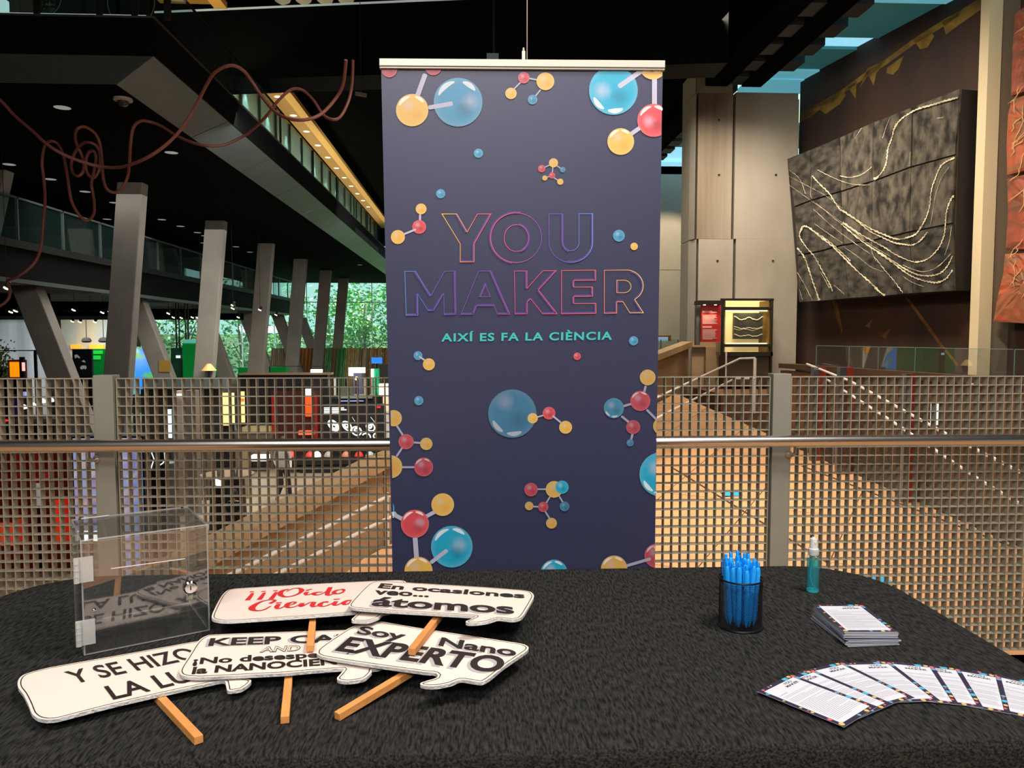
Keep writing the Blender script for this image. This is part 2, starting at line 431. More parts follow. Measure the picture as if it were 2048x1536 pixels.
# --- print: molecules
m_print = vcol_mat('molecule_ink', .42, spec=.55)
NAVY = lin((50, 54, 84))
PC = {'y': lin((218, 178, 88)), 'r': lin((206, 76, 84)), 'b': lin((66, 148, 186)), 'c': lin((34, 162, 198)), 'w': lin((192, 194, 216))}
C5 = crop(750, 80, 3.471); C6 = crop(750, 400, 3.471); C7 = crop(750, 750, 3.471)
def mixc(a, b_, t): return tuple(x * (1 - t) + y * t for x, y in zip(a, b_))
gx = MB(); layer = [0]
Lx = (tr - tl).length
def clampb(p):
    s = (p - tl).dot(ux); tt = (p - tl).dot(dwn.normalized()) / dwn.length
    e = max(0.002, min(Lx - .002 , s)); p = p + ux * (e - s)
    lim = .004
    s2 = (p - tl).dot(dwn.normalized())
    if s2 < lim: p = p + dwn.normalized() * (lim - s2)
    return p
def ball(C, x, y, r, k, al, hl=(-.25, .3)):
    layer[0] += 1; off = .0004 + layer[0] * .000008
    px, py = C((x, y)); base = PC[k]; rr = r / 3.471; big = r > 90
    rings_ = (0, .25, .5, .72, .86, .95, 1.0); n = 40 if r > 40 else 20; vs, cs, fs = [], [], []
    for q in rings_:
        for j in range(n):
            a = 2 * pi * j / n; u, v = q * cos(a), q * sin(a)
            c = base
            d = sqrt((u - hl[0]) ** 2 + (v - hl[1]) ** 2); c = mixc(c, PC['w'], max(0, .75 - d * 1.7) * (.9 if k != 'y' else .6))
            d2 = sqrt((u - .25) ** 2 + (v + .28) ** 2)
            if k != 'y': c = mixc(c, tuple(t * .35 for t in base), max(0, .62 - d2 * 1.35))
            else: c = mixc(c, lin((226, 150, 50)), max(0, .6 - d2 * 1.3))
            c = mixc(c, mixc(base, (1, 1, 1), .25), max(0, (q - .8)) * 1.6)
            c = mixc(NAVY, c, al)
            if q == 1.0: c = mixc(NAVY, c, .75)
            vs.append(clampb(BP.at(px + u * rr, py - v * rr, off))); cs.append(c)
    for i in range(len(rings_) - 1): fs += [(i * n + j, i * n + (j + 1) % n, (i + 1) * n + (j + 1) % n, (i + 1) * n + j) for j in range(n)]
    gx.add(vs, fs, cs)
    if big or (k != 'y' and r > 60):
        for a0, a1 in ((100, 160), (35, 78)) if y < 600 and C is C5 and x < 1000 else ((200, 245), (255, 300)) if k in 'bc' and not (C is C7 and y > 1100) else ((100, 165), (45, 88)):
            pts = [(px + cos(radians(a)) * rr * .84, py - sin(radians(a)) * rr * .84) for a in range(a0, a1 + 1, 6)]
            w = [.0022 * rr / 48 * (2.6 * sin(pi * (i + .6) / (len(pts) + .2)) + .4) * 2.2 for i in range(len(pts))]
            P3 = [clampb(BP.at(*q, off + .00002)) for q in pts]
            gx.ribbon(P3, w, bn, cols=[mixc(NAVY, mixc(base, (1, 1, 1), .62), al)] * len(P3))
def rod(C, a, b_, w, al=.9):
    layer[0] += 1; off = .0004 + layer[0] * .000008
    A, B_ = C(a), C(b_); P3 = [clampb(BP.at(A[0] + (B_[0] - A[0]) * t, A[1] + (B_[1] - A[1]) * t, off)) for t in (0, .04, .5, .96, 1)]
    ww = w / 3.471 / F * 2.45
    gx.ribbon(P3, [ww * .5, ww, ww, ww, ww * .6], bn, cols=[mixc(NAVY, PC['w'], al * .85)] * 5)
rod(C5, (350, 235), (292, 395), 32, .75); ball(C5, 100, 205, 55, 'r', .55); ball(C5, 405, 185, 60, 'r', .55)
ball(C5, 258, 487, 113, 'y', .82); ball(C5, 577, 432, 170, 'b', .72, (.5, 0)); rod(C5, (370, 470), (540, 440), 28, .75)
for t in ((1060, 265, 1140, 280), (1010, 295, 965, 340), (1150, 345, 1110, 395)): rod(C5, t[:2], t[2:], 10, .7)
for t in ((1033, 262, 40, 'r', .75), (1183, 287, 62, 'y', .85), (944, 371, 40, 'y', .85), (1094, 414, 34, 'b', .7)): ball(C5, *t)
ball(C5, 718, 786, 32, 'b', 1); ball(C5, 456, 1067, 32, 'b', 1)
ball(C5, 1655, 350, 170, 'c', 1, (-.45, 0)); rod(C5, (1690, 325), (1850, 215), 32, 1); rod(C5, (1940, 235), (1940, 460), 34, 1); ball(C5, 1930, 180, 95, 'y', .95)
ball(C5, 1935, 558, 115, 'r', 1, (-.3, -.05)); rod(C5, (1775, 655), (1838, 610), 28, 1); ball(C5, 1706, 705, 93, 'y', 1)
for t in ((1175, 885, 1220, 865), (1260, 870, 1300, 900), (1235, 880, 1230, 930), (1190, 955, 1215, 945), (1240, 955, 1280, 980)): rod(C5, t[:2], t[2:], 8, .7)
for t in ((1157, 893, 26, 'r', .75), (1239, 853, 32, 'y', .85), (1303, 900, 20, 'b', .6), (1229, 940, 22, 'r', .75), (1179, 958, 18, 'y', .8), (1286, 984, 22, 'y', .85)): ball(C5, *t)
rod(C6, (313, 100), (312, 145), 14, 1)
for t in ((320, 62, 38, 'y', 1), (307, 187, 48, 'r', 1), (159, 257, 49, 'y', 1), (1693, 248, 41, 'b', 1), (1799, 322, 26, 'y', 1), (1795, 977, 32, 'b', 1), (299, 1080, 31, 'b', 1), (374, 1141, 42, 'y', 1), (1403, 1085, 26, 'r', 1), (1893, 1232, 55, 'y', .72)): ball(C6, *t)
rod(C6, (200, 238), (285, 203), 13, 1); rod(C6, (305, 1085), (345, 1112), 12, 1)
ball(C7, 304, 178, 32, 'b', 1); ball(C7, 953, 268, 168, 'b', .52, (-.3, .5))
rod(C7, (1125, 293), (1168, 280), 10, 1); rod(C7, (1235, 285), (1290, 330), 12, 1)
for t in ((1095, 300, 36, 'y', 1), (1208, 265, 44, 'r', 1), (1323, 363, 45, 'y', 1)): ball(C7, *t)
rod(C7, (1232, 282), (1288, 328), 12, 1)
for t in ((1880, 75, 1868, 120), (1720, 218, 1780, 200), (1710, 285, 1765, 330), (1885, 240, 1960, 315), (1790, 400, 1778, 450)): rod(C7, t[:2], t[2:], 16, .65)
for t in ((1842, 180, 70, 'r', .65), (1658, 230, 70, 'b', .65), (1792, 362, 49, 'r', .6), (1771, 471, 25, 'b', .6), (1990, 355, 60, 'y', .7), (1990, 690, 155, 'c', 1)): ball(C7, *t)
for t in ((150, 350, 195, 420), (265, 468, 320, 472), (195, 495, 150, 565), (185, 640, 285, 640)): rod(C7, t[:2], t[2:], 14, .75)
for t in ((130, 300, 57, 'y', .82), (216, 463, 53, 'r', .75), (356, 478, 43, 'y', .8), (110, 637, 80, 'y', .82), (338, 639, 66, 'r', .65)): ball(C7, *t)
ball(C7, 60, 930, 75, 'c', 1); rod(C7, (95, 950), (190, 1000), 30, 1); rod(C7, (350, 985), (425, 945), 28, 1); rod(C7, (276, 1100), (290, 1290), 34, 1)
ball(C7, 470, 900, 79, 'y', 1); ball(C7, 277, 1033, 98, 'r', 1, (.35, .05)); ball(C7, 533, 1192, 145, 'c', 1, (.35, .05)); ball(C7, 302, 1360, 98, 'y', 1); rod(C7, (385, 1305), (502, 1215), 28, 1)
ball(C7, 1243, 1375, 94, 'c', 1); ball(C7, 1955, 1255, 85, 'r', .65); ball(C7, 1660, 1345, 92, 'y', .85); rod(C7, (1745, 1325), (1915, 1275), 22, .75)
for t in ((1120, 793, 1190, 793), (1215, 845, 1185, 895), (1275, 835, 1305, 885), (1095, 913, 1135, 915), (1180, 945, 1215, 1000)): rod(C7, t[:2], t[2:], 11, .75)
for t in ((1083, 796, 47, 'r', .7), (1243, 794, 58, 'y', .85), (1298, 779, 46, 'c', 1), (1070, 909, 30, 'y', .75), (1168, 916, 36, 'r', .7), (1316, 912, 34, 'b', .6), (1225, 1029, 38, 'y', .8)): ball(C7, *t)
tag(gx.build('molecule_print', m_print, BAN), 'printed yellow, red and blue balls joined by pale rods', kind='stuff')
# --- print: lettering outlines
def arc(cx, cy, rx, ry, a0, a1, n=16): return [(cx + rx * cos(radians(a0 + (a1 - a0) * i / n)), cy - ry * sin(radians(a0 + (a1 - a0) * i / n))) for i in range(n + 1)]
G = {
 'Y': [[(465, 97), (568, 97), (640, 222), (712, 97), (806, 97), (688, 305), (688, 430), (592, 430), (592, 305)]],
 'O': [arc(980, 262, 177, 172, 90, 447, 48), arc(981, 264, 84, 93, 90, 447, 36)],
 'U': [[(1207, 97), (1305, 97), (1305, 285)] + arc(1361, 290, 56, 62, 188, 352, 12) + [(1416, 285), (1416, 95), (1512, 95), (1512, 285)] + arc(1360, 290, 152, 144, -2, -178, 20)],
 'M': [[(207, 495), (281, 495), (388, 665), (483, 495), (557, 493), (563, 795), (481, 797), (478, 650), (408, 768), (370, 768), (297, 652), (298, 800), (217, 800)]],
 'A': [[(720, 493), (805, 493), (936, 793), (850, 793), (828, 735), (706, 735), (683, 795), (597, 795)], [(765, 578), (800, 671), (724, 672)]],
 'K': [[(968, 493), (1055, 493), (1055, 615), (1165, 491), (1258, 491), (1135, 625), (1265, 790), (1165, 790), (1080, 685), (1057, 710), (1057, 790), (973, 792)]],
 'E': [[(1295, 490), (1532, 487), (1532, 557), (1380, 559), (1380, 605), (1511, 604), (1511, 668), (1380, 670), (1380, 718), (1534, 717), (1534, 787), (1295, 790)]],
 'R': [[(1592, 488)] + arc(1745, 595, 117, 109, 90, -60, 18) + [(1803, 690), (1863, 783), (1770, 784), (1722, 706), (1678, 707), (1678, 785), (1592, 787)], [(1678, 557)] + arc(1730, 600, 47, 43, 90, -90, 12) + [(1678, 643)]],
}
ST1 = [(465, (238, 205, 84)), (620, (232, 150, 90)), (720, (228, 92, 112)), (930, (226, 78, 140)), (1120, (126, 78, 176)), (1300, (106, 82, 178)), (1512, (96, 148, 236))]
ST2 = [(207, (92, 142, 232)), (400, (92, 96, 192)), (600, (112, 74, 168)), (850, (128, 76, 160)), (1000, (206, 74, 140)), (1300, (226, 84, 120)), (1500, (230, 104, 96)), (1680, (236, 150, 90)), (1863, (238, 214, 96))]
def grad(st, x):
    for (xa, ca), (xb, cb) in zip(st, st[1:]):
        if x <= xb: t = max(0, (x - xa) / (xb - xa)); return mixc(lin(ca), lin(cb), t)
    return lin(st[-1][1])
lt = MB(); ls = MB()
def dens(p):
    out = []
    for i in range(len(p)):
        a, b_ = p[i], p[(i + 1) % len(p)]; n = max(1, int(sqrt((a[0] - b_[0]) ** 2 + (a[1] - b_[1]) ** 2) / 40))
        out += [(a[0] + (b_[0] - a[0]) * k / n, a[1] + (b_[1] - a[1]) * k / n) for k in range(n)]
    return out
for g, loops in G.items():
    st = ST1 if g in 'YOU' else ST2
    for li, lp in enumerate(loops):
        d = dens(lp if lp[0] != lp[-1] else lp[:-1]); P3 = [BP.at(*C6(q), .0014) for q in d]
        lt.ribbon(P3, .0019, bn, True, [grad(st, q[0]) for q in d])
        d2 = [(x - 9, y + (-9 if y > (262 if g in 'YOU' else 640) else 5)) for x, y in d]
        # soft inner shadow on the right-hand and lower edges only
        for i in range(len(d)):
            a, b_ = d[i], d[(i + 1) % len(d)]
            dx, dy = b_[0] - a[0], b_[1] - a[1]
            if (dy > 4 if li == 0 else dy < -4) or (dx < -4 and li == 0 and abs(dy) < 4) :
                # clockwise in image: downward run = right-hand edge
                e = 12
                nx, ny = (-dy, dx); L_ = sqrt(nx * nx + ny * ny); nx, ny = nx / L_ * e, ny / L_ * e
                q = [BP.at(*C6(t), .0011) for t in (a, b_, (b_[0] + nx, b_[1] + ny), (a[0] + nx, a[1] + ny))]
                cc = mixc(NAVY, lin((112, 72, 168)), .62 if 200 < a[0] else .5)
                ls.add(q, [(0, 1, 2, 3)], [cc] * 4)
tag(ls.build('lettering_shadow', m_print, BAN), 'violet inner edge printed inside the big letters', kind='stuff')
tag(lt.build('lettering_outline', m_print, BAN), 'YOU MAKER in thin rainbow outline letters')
sub = MB(); put_text(sub, BP, 'AIXÍ ES FA LA CIÈNCIA', C6((460, 981)), C6((1645, 968)), C6((461, 925)), .0010, .028, 1.16)
tag(sub.build('subtitle_lettering', mat('teal_ink', (64, 190, 190), .45), BAN), 'AIXÍ ES FA LA CIÈNCIA in teal capitals')

# ================================================================== SPEECH-BUBBLE SIGNS
m_board = mat('foam_board', (244, 226, 214), .55, spec=.3)
m_edge = mat('foam_edge', (205, 208, 206), .8, bump=.5, bscale=180)
m_ink = mat('black_ink', (42, 36, 34), .5); m_red = mat('red_ink', (226, 44, 52), .5); m_grey = mat('grey_ink', (186, 180, 184), .5)
m_stick = mat('pine_stick', (222, 152, 84), .6, var=.12, vscale=12, stretch=(1, 1, 1), bump=.15, bscale=80)
TH = .0055
def smooth_poly(pts, k=4):
    out = []; n = len(pts)
    P_ = [Vector((*p, 0)) for p in pts]
    for i in range(n):
        p0, p1, p2, p3 = P_[i - 1], P_[i], P_[(i + 1) % n], P_[(i + 2) % n]
        L = (p2 - p1).length
        kk = k if L < 60 else k + 2
        # damp tangents on long edges so they stay straight
        m1 = (p2 - p0).normalized() * min((p1 - p0).length, L) * .9; m2 = (p3 - p1).normalized() * min((p3 - p2).length, L) * .9
        for j in range(kk):
            t = j / kk
            q = (2 * t ** 3 - 3 * t ** 2 + 1) * p1 + (t ** 3 - 2 * t ** 2 + t) * m1 + (-2 * t ** 3 + 3 * t ** 2) * p2 + (t ** 3 - t ** 2) * m2
            out.append((q.x, q.y))
    return out
def sign(label, plane, outline, texts, stick, group='speech bubble signs on sticks'):
    o2 = smooth_poly(outline)
    top = [plane.at(x, y) for x, y in o2]
    c = sum(top, Vector()) / len(top)
    th = thing('speech_bubble_sign', (c.x, c.y, ZT), label, 'sign', group)
    n = plane.n
    b = MB(); N_ = len(top); bot = [p - n * TH for p in top]
    b.add(top, [tuple(range(N_))]); b.m = 1
    b.add(bot, [tuple(range(N_))[::-1]]); b.add(top + bot, [(i, (i + 1) % N_, N_ + (i + 1) % N_, N_ + i) for i in range(N_)])
    bd = b.build('board', [m_board, m_edge], th)
    # printed border line, set in from the edge
    cen = c; P2 = []
    sgn = 1 if sum(((top[i] - cen).cross(top[(i + 1) % N_] - cen)).dot(n) for i in range(N_)) > 0 else -1
    for i in range(N_):
        t = (top[(i + 1) % N_] - top[i - 1]).normalized(); P2.append(top[i] + n.cross(t) * sgn * .0045 + n * .0004)
    b = MB(); b.ribbon(P2, .0016, n, True); b.build('border_line', m_ink, bd)
    for kind, mb_ in texts(plane): mb_.build('lettering', kind, bd)
    a, e, za, ze = stick
    A = onZ(*a, za); E = onZ(*e, ze)
    dxy = (A - E); dxy.z = 0; S_ = A + dxy.normalized() * .09; S_.z = plane.p.z - (n.x * (S_.x - plane.p.x) + n.y * (S_.y - plane.p.y)) / n.z - TH - .0075
    b = MB(); b.bar(S_, E - Vector((0, 0, .006)), .013, .012)
    b.build('stick', m_stick, th, bevel=.0006)
    return th
def tx(rows):
    def f(pl):
        out = {}
        for r in rows:
            m, txt, o, rr, t, w = r[:6]; off = r[6] if len(r) > 6 else .0010; sh = r[7] if len(r) > 7 else 0.
            mb_ = out.setdefault((m.name, off), (m, MB()))[1]
            put_text(mb_, pl, txt, o, rr, t, off, w, 1.0, sh)
        return list(out.values())
    return f
CA = crop(20, 1230, 4.096); CB = crop(350, 1240, 4.995); CD = crop(620, 1150, 4.357); CO = crop(400, 1150, 5.689)
def T3(C, o, r, dx, dy): return C(o), C(r), C((o[0] + dx, o[1] + dy))
def script_text(pl):
    mb_ = MB()
    def st(pts, w, closed=False, sub_=5):
        P3 = cr_spline([(x, y, 0) for x, y in (pts + [pts[0]] if closed else pts)], sub_); n = len(P3); ws = []
        for i in range(n):
            f = i / (n - 1) * (len(w) - 1); k = min(int(f), len(w) - 2); ws.append((w[k] + (w[k + 1] - w[k]) * (f - k)) * .00135 + .0009)
        mb_.ribbon([pl.at(*CO((p.x, p.y)), .001 + .00002 * (len(mb_.v) % 7)) for p in P3], ws, pl.n)
    for dx, dy in ((0, 0), (134, -6), (268, -12)):
        st([(600 + dx, 205 + dy), (572 + dx, 245 + dy), (540 + dx, 284 + dy)], [4.2, 6.2, 7.6]); st([(566 + dx, 190 + dy), (614 + dx, 189 + dy)], [3.6, 4.6])
    st([(1010, 158), (945, 175), (912, 205), (930, 235), (990, 247), (1065, 233), (1130, 205), (1158, 172), (1130, 149), (1070, 150), (1015, 170), (985, 186)], [3, 7, 8.5, 7, 3.5, 3, 4.5, 8.5, 5, 2.5, 2, 1.8])
    st([(1222, 190), (1203, 208), (1212, 224), (1250, 218), (1300, 196)], [6, 7, 4, 2, 1.5]); st([(1208, 176), (1275, 156)], [4.5, 2.2])
    st([(1395, 192), (1330, 196), (1296, 212), (1318, 226), (1380, 214), (1440, 182), (1478, 140)], [2.5, 5, 7, 4, 2, 2, 3]); st([(1484, 138), (1462, 180), (1448, 218), (1470, 229), (1525, 206)], [7.5, 7.5, 7, 4, 1.5])
    st([(1600, 163), (1548, 176), (1522, 197), (1550, 212), (1608, 201), (1640, 177), (1622, 161)], [2, 5.5, 7, 4, 2.5, 6, 3], True)
    st([(795, 322), (852, 292), (830, 281), (755, 286), (670, 312), (603, 356), (592, 386), (645, 404), (725, 394), (805, 352)], [5, 5, 3, 2.5, 5, 9.5, 9, 4, 2.5, 1.6])
    st([(898, 330), (874, 358), (880, 378), (915, 376), (965, 352)], [6, 7.5, 5, 2.5, 1.5]); st([(866, 316), (932, 313)], [4, 4])
    st([(985, 350), (1045, 334), (1088, 313), (1062, 304), (1010, 320), (985, 348), (1012, 368), (1075, 360), (1140, 330)], [1.6, 2, 4, 3, 6.5, 7.5, 4.5, 2, 1.5])
    st([(1165, 318), (1150, 352), (1195, 338), (1250, 312), (1295, 306)], [7, 7.5, 2, 2, 4]); st([(1302, 306), (1278, 340), (1290, 358), (1345, 345)], [7, 7.5, 4, 1.5])
    st([(1440, 312), (1448, 302), (1405, 307), (1366, 332), (1378, 353), (1432, 350), (1500, 322)], [5, 3, 4, 7.5, 5, 2.2, 1.5])
    st([(1552, 298), (1528, 322), (1532, 340), (1562, 338), (1610, 316)], [6, 7.5, 5, 2.5, 1.5]); st([(1520, 276), (1588, 272)], [4, 4])
    st([(1722, 284), (1670, 292), (1632, 316), (1650, 334), (1700, 318), (1735, 286)], [2, 5.5, 7.5, 4, 2, 3]); st([(1740, 286), (1722, 318), (1735, 332), (1790, 312)], [7, 7, 4, 1.5])
    return [(m_red, mb_)]
UP = Vector((0, 0, 1))
plL = Plane((0, 1.3, ZT + .0135 + TH), UP)
sign('white speech bubble sign reading Y SE HIZO LA LUZ, lowest left on the cloth', plL,
     [CA(p) for p in ((62, 560), (75, 520), (110, 490), (190, 462), (330, 428), (600, 380), (1000, 310), (1500, 220), (1850, 165), (1960, 165), (2030, 205), (2085, 300), (2095, 400), (2050, 455), (1900, 505), (1975, 532), (1955, 568), (1890, 608), (1785, 620), (1772, 580), (1755, 538), (1680, 548), (1200, 652), (800, 745), (400, 848), (300, 858), (225, 843), (180, 805), (150, 730), (110, 650), (72, 600))],
     tx([(m_ink, 'Y SE HIZO', *T3(CA, (515, 562), (1560, 345), -78, -100), .016), (m_ink, 'LA LUZ', *T3(CA, (845, 690), (1690, 490), -80, -108), .018)]),
     (CA((1252, 680)), CA((1547, 992)), ZT + .0125, ZT + .0125))
plK = Plane((-.1, 1.45, ZT + .0285), UP + Vector((0, .0, 0)))
sign('white speech bubble sign starting KEEP CALM AND, overlapping the sign on its left', plK,
     [CB(p) for p in ((42, 515), (58, 470), (130, 360), (200, 250), (260, 185), (340, 150), (500, 140), (1000, 122), (1700, 100), (2000, 95), (2080, 130), (2120, 240), (2140, 380), (2110, 450), (2040, 480), (1970, 492), (1965, 520), (1900, 580), (1800, 606), (1700, 612), (1618, 590), (1650, 540), (1685, 485), (1300, 512), (1100, 530), (250, 573), (120, 566), (60, 548))],
     tx([(m_ink, 'KEEP CALM', *T3(CB, (330, 256), (2010, 202), 25, -76), .03), (m_grey, 'KEEP CALM', *T3(CB, (300, 264), (1980, 210), 25, -76), .03, .0006),
         (m_ink, 'AND', *T3(CB, (845, 322), (1245, 304), 25, -56), .035), (m_board, 'AND', *T3(CB, (855, 320), (1236, 303), 25, -52), -.004, .0014),
         (m_ink, '¡No desesperes', *T3(CB, (175, 440), (1745, 352), 15, -62), .03), (m_ink, 'la NANOCIENCIA', *T3(CB, (165, 537), (2010, 412), 20, -70), .035)]),
     (CB((1133, 560)), CB((1097, 962)), ZT + .0205, ZT + .0125))
plE = Plane((.0, 1.4, ZT + .0395), UP)
sign('white speech bubble sign reading Soy 1 Nano EXPERTO, nearest right of the five', plE,
     [CD(p) for p in ((58, 665), (78, 638), (150, 585), (330, 468), (440, 424), (530, 407), (650, 410), (1000, 470), (1400, 530), (1750, 583), (1860, 602), (1905, 630), (1885, 665), (1700, 790), (1570, 895), (1500, 932), (1420, 925), (1315, 910), (1230, 942), (1100, 968), (1000, 965), (960, 945), (1020, 920), (1115, 872), (1000, 845), (600, 790), (300, 745), (110, 712), (62, 690))],
     tx([(m_ink, 'Soy 1 Nano', *T3(CD, (400, 508), (1792, 708), 48, -66), .03), (m_grey, 'Soy 1 Nano', *T3(CD, (376, 516), (1768, 716), 48, -66), .03, .0006),
         (m_ink, 'EXPERTO', *T3(CD, (218, 652), (1650, 852), 135, -118), .035), (m_grey, 'EXPERTO', *T3(CD, (188, 664), (1620, 864), 135, -118), .035, .0006)]),
     (CD((740, 855)), CD((235, 1200)), ZT + .0325, ZT + .0125))
yO = onZ(*CO((1000, 480)), ZT + .052).y
plO = Plane((0, yO, ZT + .052), Vector((0, .10, 1)))
sign('white speech bubble sign with red lettering, farthest left of the five', plO,
     [CO(p) for p in ((132, 480), (145, 430), (200, 315), (255, 225), (320, 172), (420, 152), (900, 122), (1500, 90))] + [CD(p) for p in ((600, 50), (760, 44), (830, 55), (850, 110), (840, 230), (790, 300), (635, 335), (600, 368), (500, 400), (375, 398), (362, 385), (400, 350), (425, 322))] + [CO(p) for p in ((1280, 460), (600, 506), (350, 522), (230, 518), (155, 502))],
     script_text,
     (CO((1280, 480)), CO((1252, 800)), ZT + .045, ZT + .0435))
yA = onZ(*CD((900, 330)), ZT + .069).y
plA = Plane((0, yA, ZT + .069), Vector((0, .06, 1)))
sign('white speech bubble sign reading En ocasiones veo... átomos, farthest right of the five', plA,
     [CD(p) for p in ((338, 260), (365, 222), (440, 140), (510, 78), (560, 58), (630, 52), (1000, 75), (1500, 105), (1850, 132), (1925, 148), (1952, 182), (1935, 225), (1870, 335), (1830, 375), (1760, 388), (1640, 376), (1560, 400), (1470, 415), (1385, 418), (1357, 405), (1400, 385), (1445, 357), (1100, 335), (700, 312), (460, 295), (380, 287), (345, 275))],
     tx([(m_ink, 'En ocasiones', *T3(CD, (590, 110), (1870, 200), 30, -40), .03), (m_ink, 'veo...', *T3(CD, (555, 165), (1035, 190), 20, -50), .03),
         (m_ink, 'átomos', *T3(CD, (530, 264), (1782, 336), 40, -82), .03), (m_grey, 'átomos', *T3(CD, (508, 274), (1760, 346), 40, -82), .03, .0006)]),
     (CD((1085, 362)), CD((885, 640)), ZT + .061, ZT + .0545))
# ================================================================== ACRYLIC BALLOT BOX
fl = onZ(168, 1313, ZT); fr_ = onZ(421, 1262, ZT)
ex = (fr_ - fl); BW = ex.length; ex.normalize(); ey = Vector((-ex.y, ex.x, 0))
BD, BH = .2, .222
def BX(x, y, z): return fl + ex * x + ey * y + Vector((0, 0, z))
BOX = thing('ballot_box', BX(BW / 2, BD / 2, 0), 'clear acrylic ballot box with a small round lock, at the left of the table', 'box')
m_acr = glass_mat('acrylic', (.965, .97, .965), 2.2, .0, .012); m_acr2 = glass_mat('acrylic_clear', (.965, .97, .965), 1.33, .0, .012); m_acre = mat('acrylic_edge', (200, 200, 196), .25, alpha=.55)
def pane(name, x0, y0, z0, x1, y1, z1, parent=BOX):
    c = [BX(x, y, z) for z in (z0, z1) for (x, y) in ((x0, y0), (x1, y0), (x1, y1), (x0, y1))]
    dims = (x1 - x0, y1 - y0, z1 - z0); th = dims.index(min(dims)); b = MB(); b.v = []
    faces = [((0, 3, 2, 1), 2), ((4, 5, 6, 7), 2), ((0, 1, 5, 4), 1), ((1, 2, 6, 5), 0), ((2, 3, 7, 6), 1), ((3, 0, 4, 7), 0)]
    b.add(c, [])
    for f, ax in faces: b.f.append(f); b.mi.append(0 if ax == th else 1)
    return b.build(name, [m_acr if name in ('front_door', 'side_panel') else m_acr2, m_acre], parent)
t = .003
door = pane('front_door', .003, 0, .002, BW - .003, t, BH - .006)
pane('back_panel', 0, BD - t, 0, BW, BD, BH - t); pane('side_panel', 0, t + .001, 0, t, BD - t, BH - t); pane('side_panel', BW - t, t + .001, 0, BW, BD - t, BH - t)
pane('base_panel', t, t + .001, 0, BW - t, BD - t, t); lid = pane('lid', 0, 0, BH - t, BW, BD, BH)
m_slot = mat('slot_edge', (235, 235, 230), .3)
b = MB(); b.bar(BX(.05, -.0006, .160), BX(BW - .045, -.0006, .158), .0012, .0012); b.build('slot_edge', m_slot, door)
m_hinge = mat('hinge_plastic', (222, 224, 220), .25, alpha=.38); m_chr = mat('chrome', (225, 225, 225), .08, 1.)
for hz in (.022, .142):
    b = MB(); b.box((0, 0, 0), (.001, .001, .001)); b = MB()
    q = [BX(-.012, -.003, hz), BX(.02, -.003, hz), BX(.02, -.0005, hz), BX(-.012, -.0005, hz)]; b.prism(q, (0, 0, .048)); h = b.build('hinge', m_hinge, BOX)
    for k in range(4):
        b = MB(); p = BX(-.008, -.005, hz + .001 + k * .0118); b.lathe([(.0052, 0), (.0052, .0105)], p, 12); b.build('hinge_knuckle', m_hinge, h, smooth=True)
MY = Matrix(((ex.x, 0, ey.x), (ex.y, 0, ey.y), (0, 1, 0)))
lk = BX(BW - .037, -.001, .098)
b = MB(); b.lathe([(.0132, .0), (.0132, -.003), (.0105, -.0055), (.0, -.0055)], lk, 28, MY); b.lathe([(.0085, 0.004), (.0085, .022)], lk, 20, MY); lo = b.build('lock', m_chr, BOX, smooth=True)
b = MB(); c = lk - ey * .0058; b.bar(c - Vector((0, 0, .004)), c + Vector((0, 0, .004)), .0022, .0006, ey); b.build('keyhole', mat('keyhole', (12, 12, 12)), lo)
b = MB(); c = lk + ey * .010; b.bar(c + Vector((0, 0, -.006)), c + Vector((0, 0, -.028)), .012, .002, ey); b.build('latch_plate', mat('latch', (228, 222, 200), .4, .5), lo)
def screw(p, M):
    b = MB(); b.lathe([(.0034, 0), (.0034, -.0015), (.002, -.0024), (0, -.0024)], p, 12, M); b.build('screw', m_chr, BOX, smooth=True)
MZ = Matrix(((1, 0, 0), (0, 1, 0), (0, 0, -1)))
screw(BX(.05, .006, .0035), MZ); screw(BX(BW - .05, .006, .0035), MZ); screw(BX(.02, -.0005, .085), MY)
for x, y in ((.014, BD - .014), (BW - .014, BD - .014)): screw(BX(x, y, BH), MZ)
b = MB(); b.bar(BX(.018, BD - .004, BH + .0004), BX(.07, BD - .004, BH + .0004), .003, .0006); b.build('embossed_strip', m_slot, lid)

# ================================================================== PEN CUP AND PENS
cc = onZ(1480, 1252, ZT); CRD = 42.5 / F * sqrt(cc.y ** 2 + cc.x ** 2) * .985; CH = .102
CUP = thing('pen_cup', cc, 'black wire mesh pen cup full of blue pens', 'cup')
m_wire = mat('black_wire', (22, 22, 24), .4, .4)
b = MB(); NS = 84; TW = .9
for s in range(NS):
    for sg in (1, -1):
        pts = []
        for k in range(13):
            f = k / 12; a = 2 * pi * s / NS + sg * TW * f; pts.append(cc + Vector((CRD * .97 * cos(a), CRD * .97 * sin(a), .004 + (CH - .008) * f)))
        b.tube(pts, .00042, 3)
tag(b.build('mesh_wall', m_wire, CUP), kind='stuff')
b = MB(); b.tube([cc + Vector((CRD * cos(2 * pi * j / 40), CRD * sin(2 * pi * j / 40), CH)) for j in range(40)], .0021, 8, True); b.build('rim', m_wire, CUP, smooth=True)
b = MB(); b.tube([cc + Vector((CRD * cos(2 * pi * j / 40), CRD * sin(2 * pi * j / 40), .0026)) for j in range(40)], .0026, 8, True); b.lathe([(0, .001), (CRD, .001), (CRD, .003), (0, .003)], cc, 40); b.build('base_ring', m_wire, CUP, smooth=True)
m_pen = mat('pen_blue', (30, 165, 255), .25, spec=.6, coat=.3); m_pen2 = mat('pen_clip_blue', (12, 150, 250), .3)
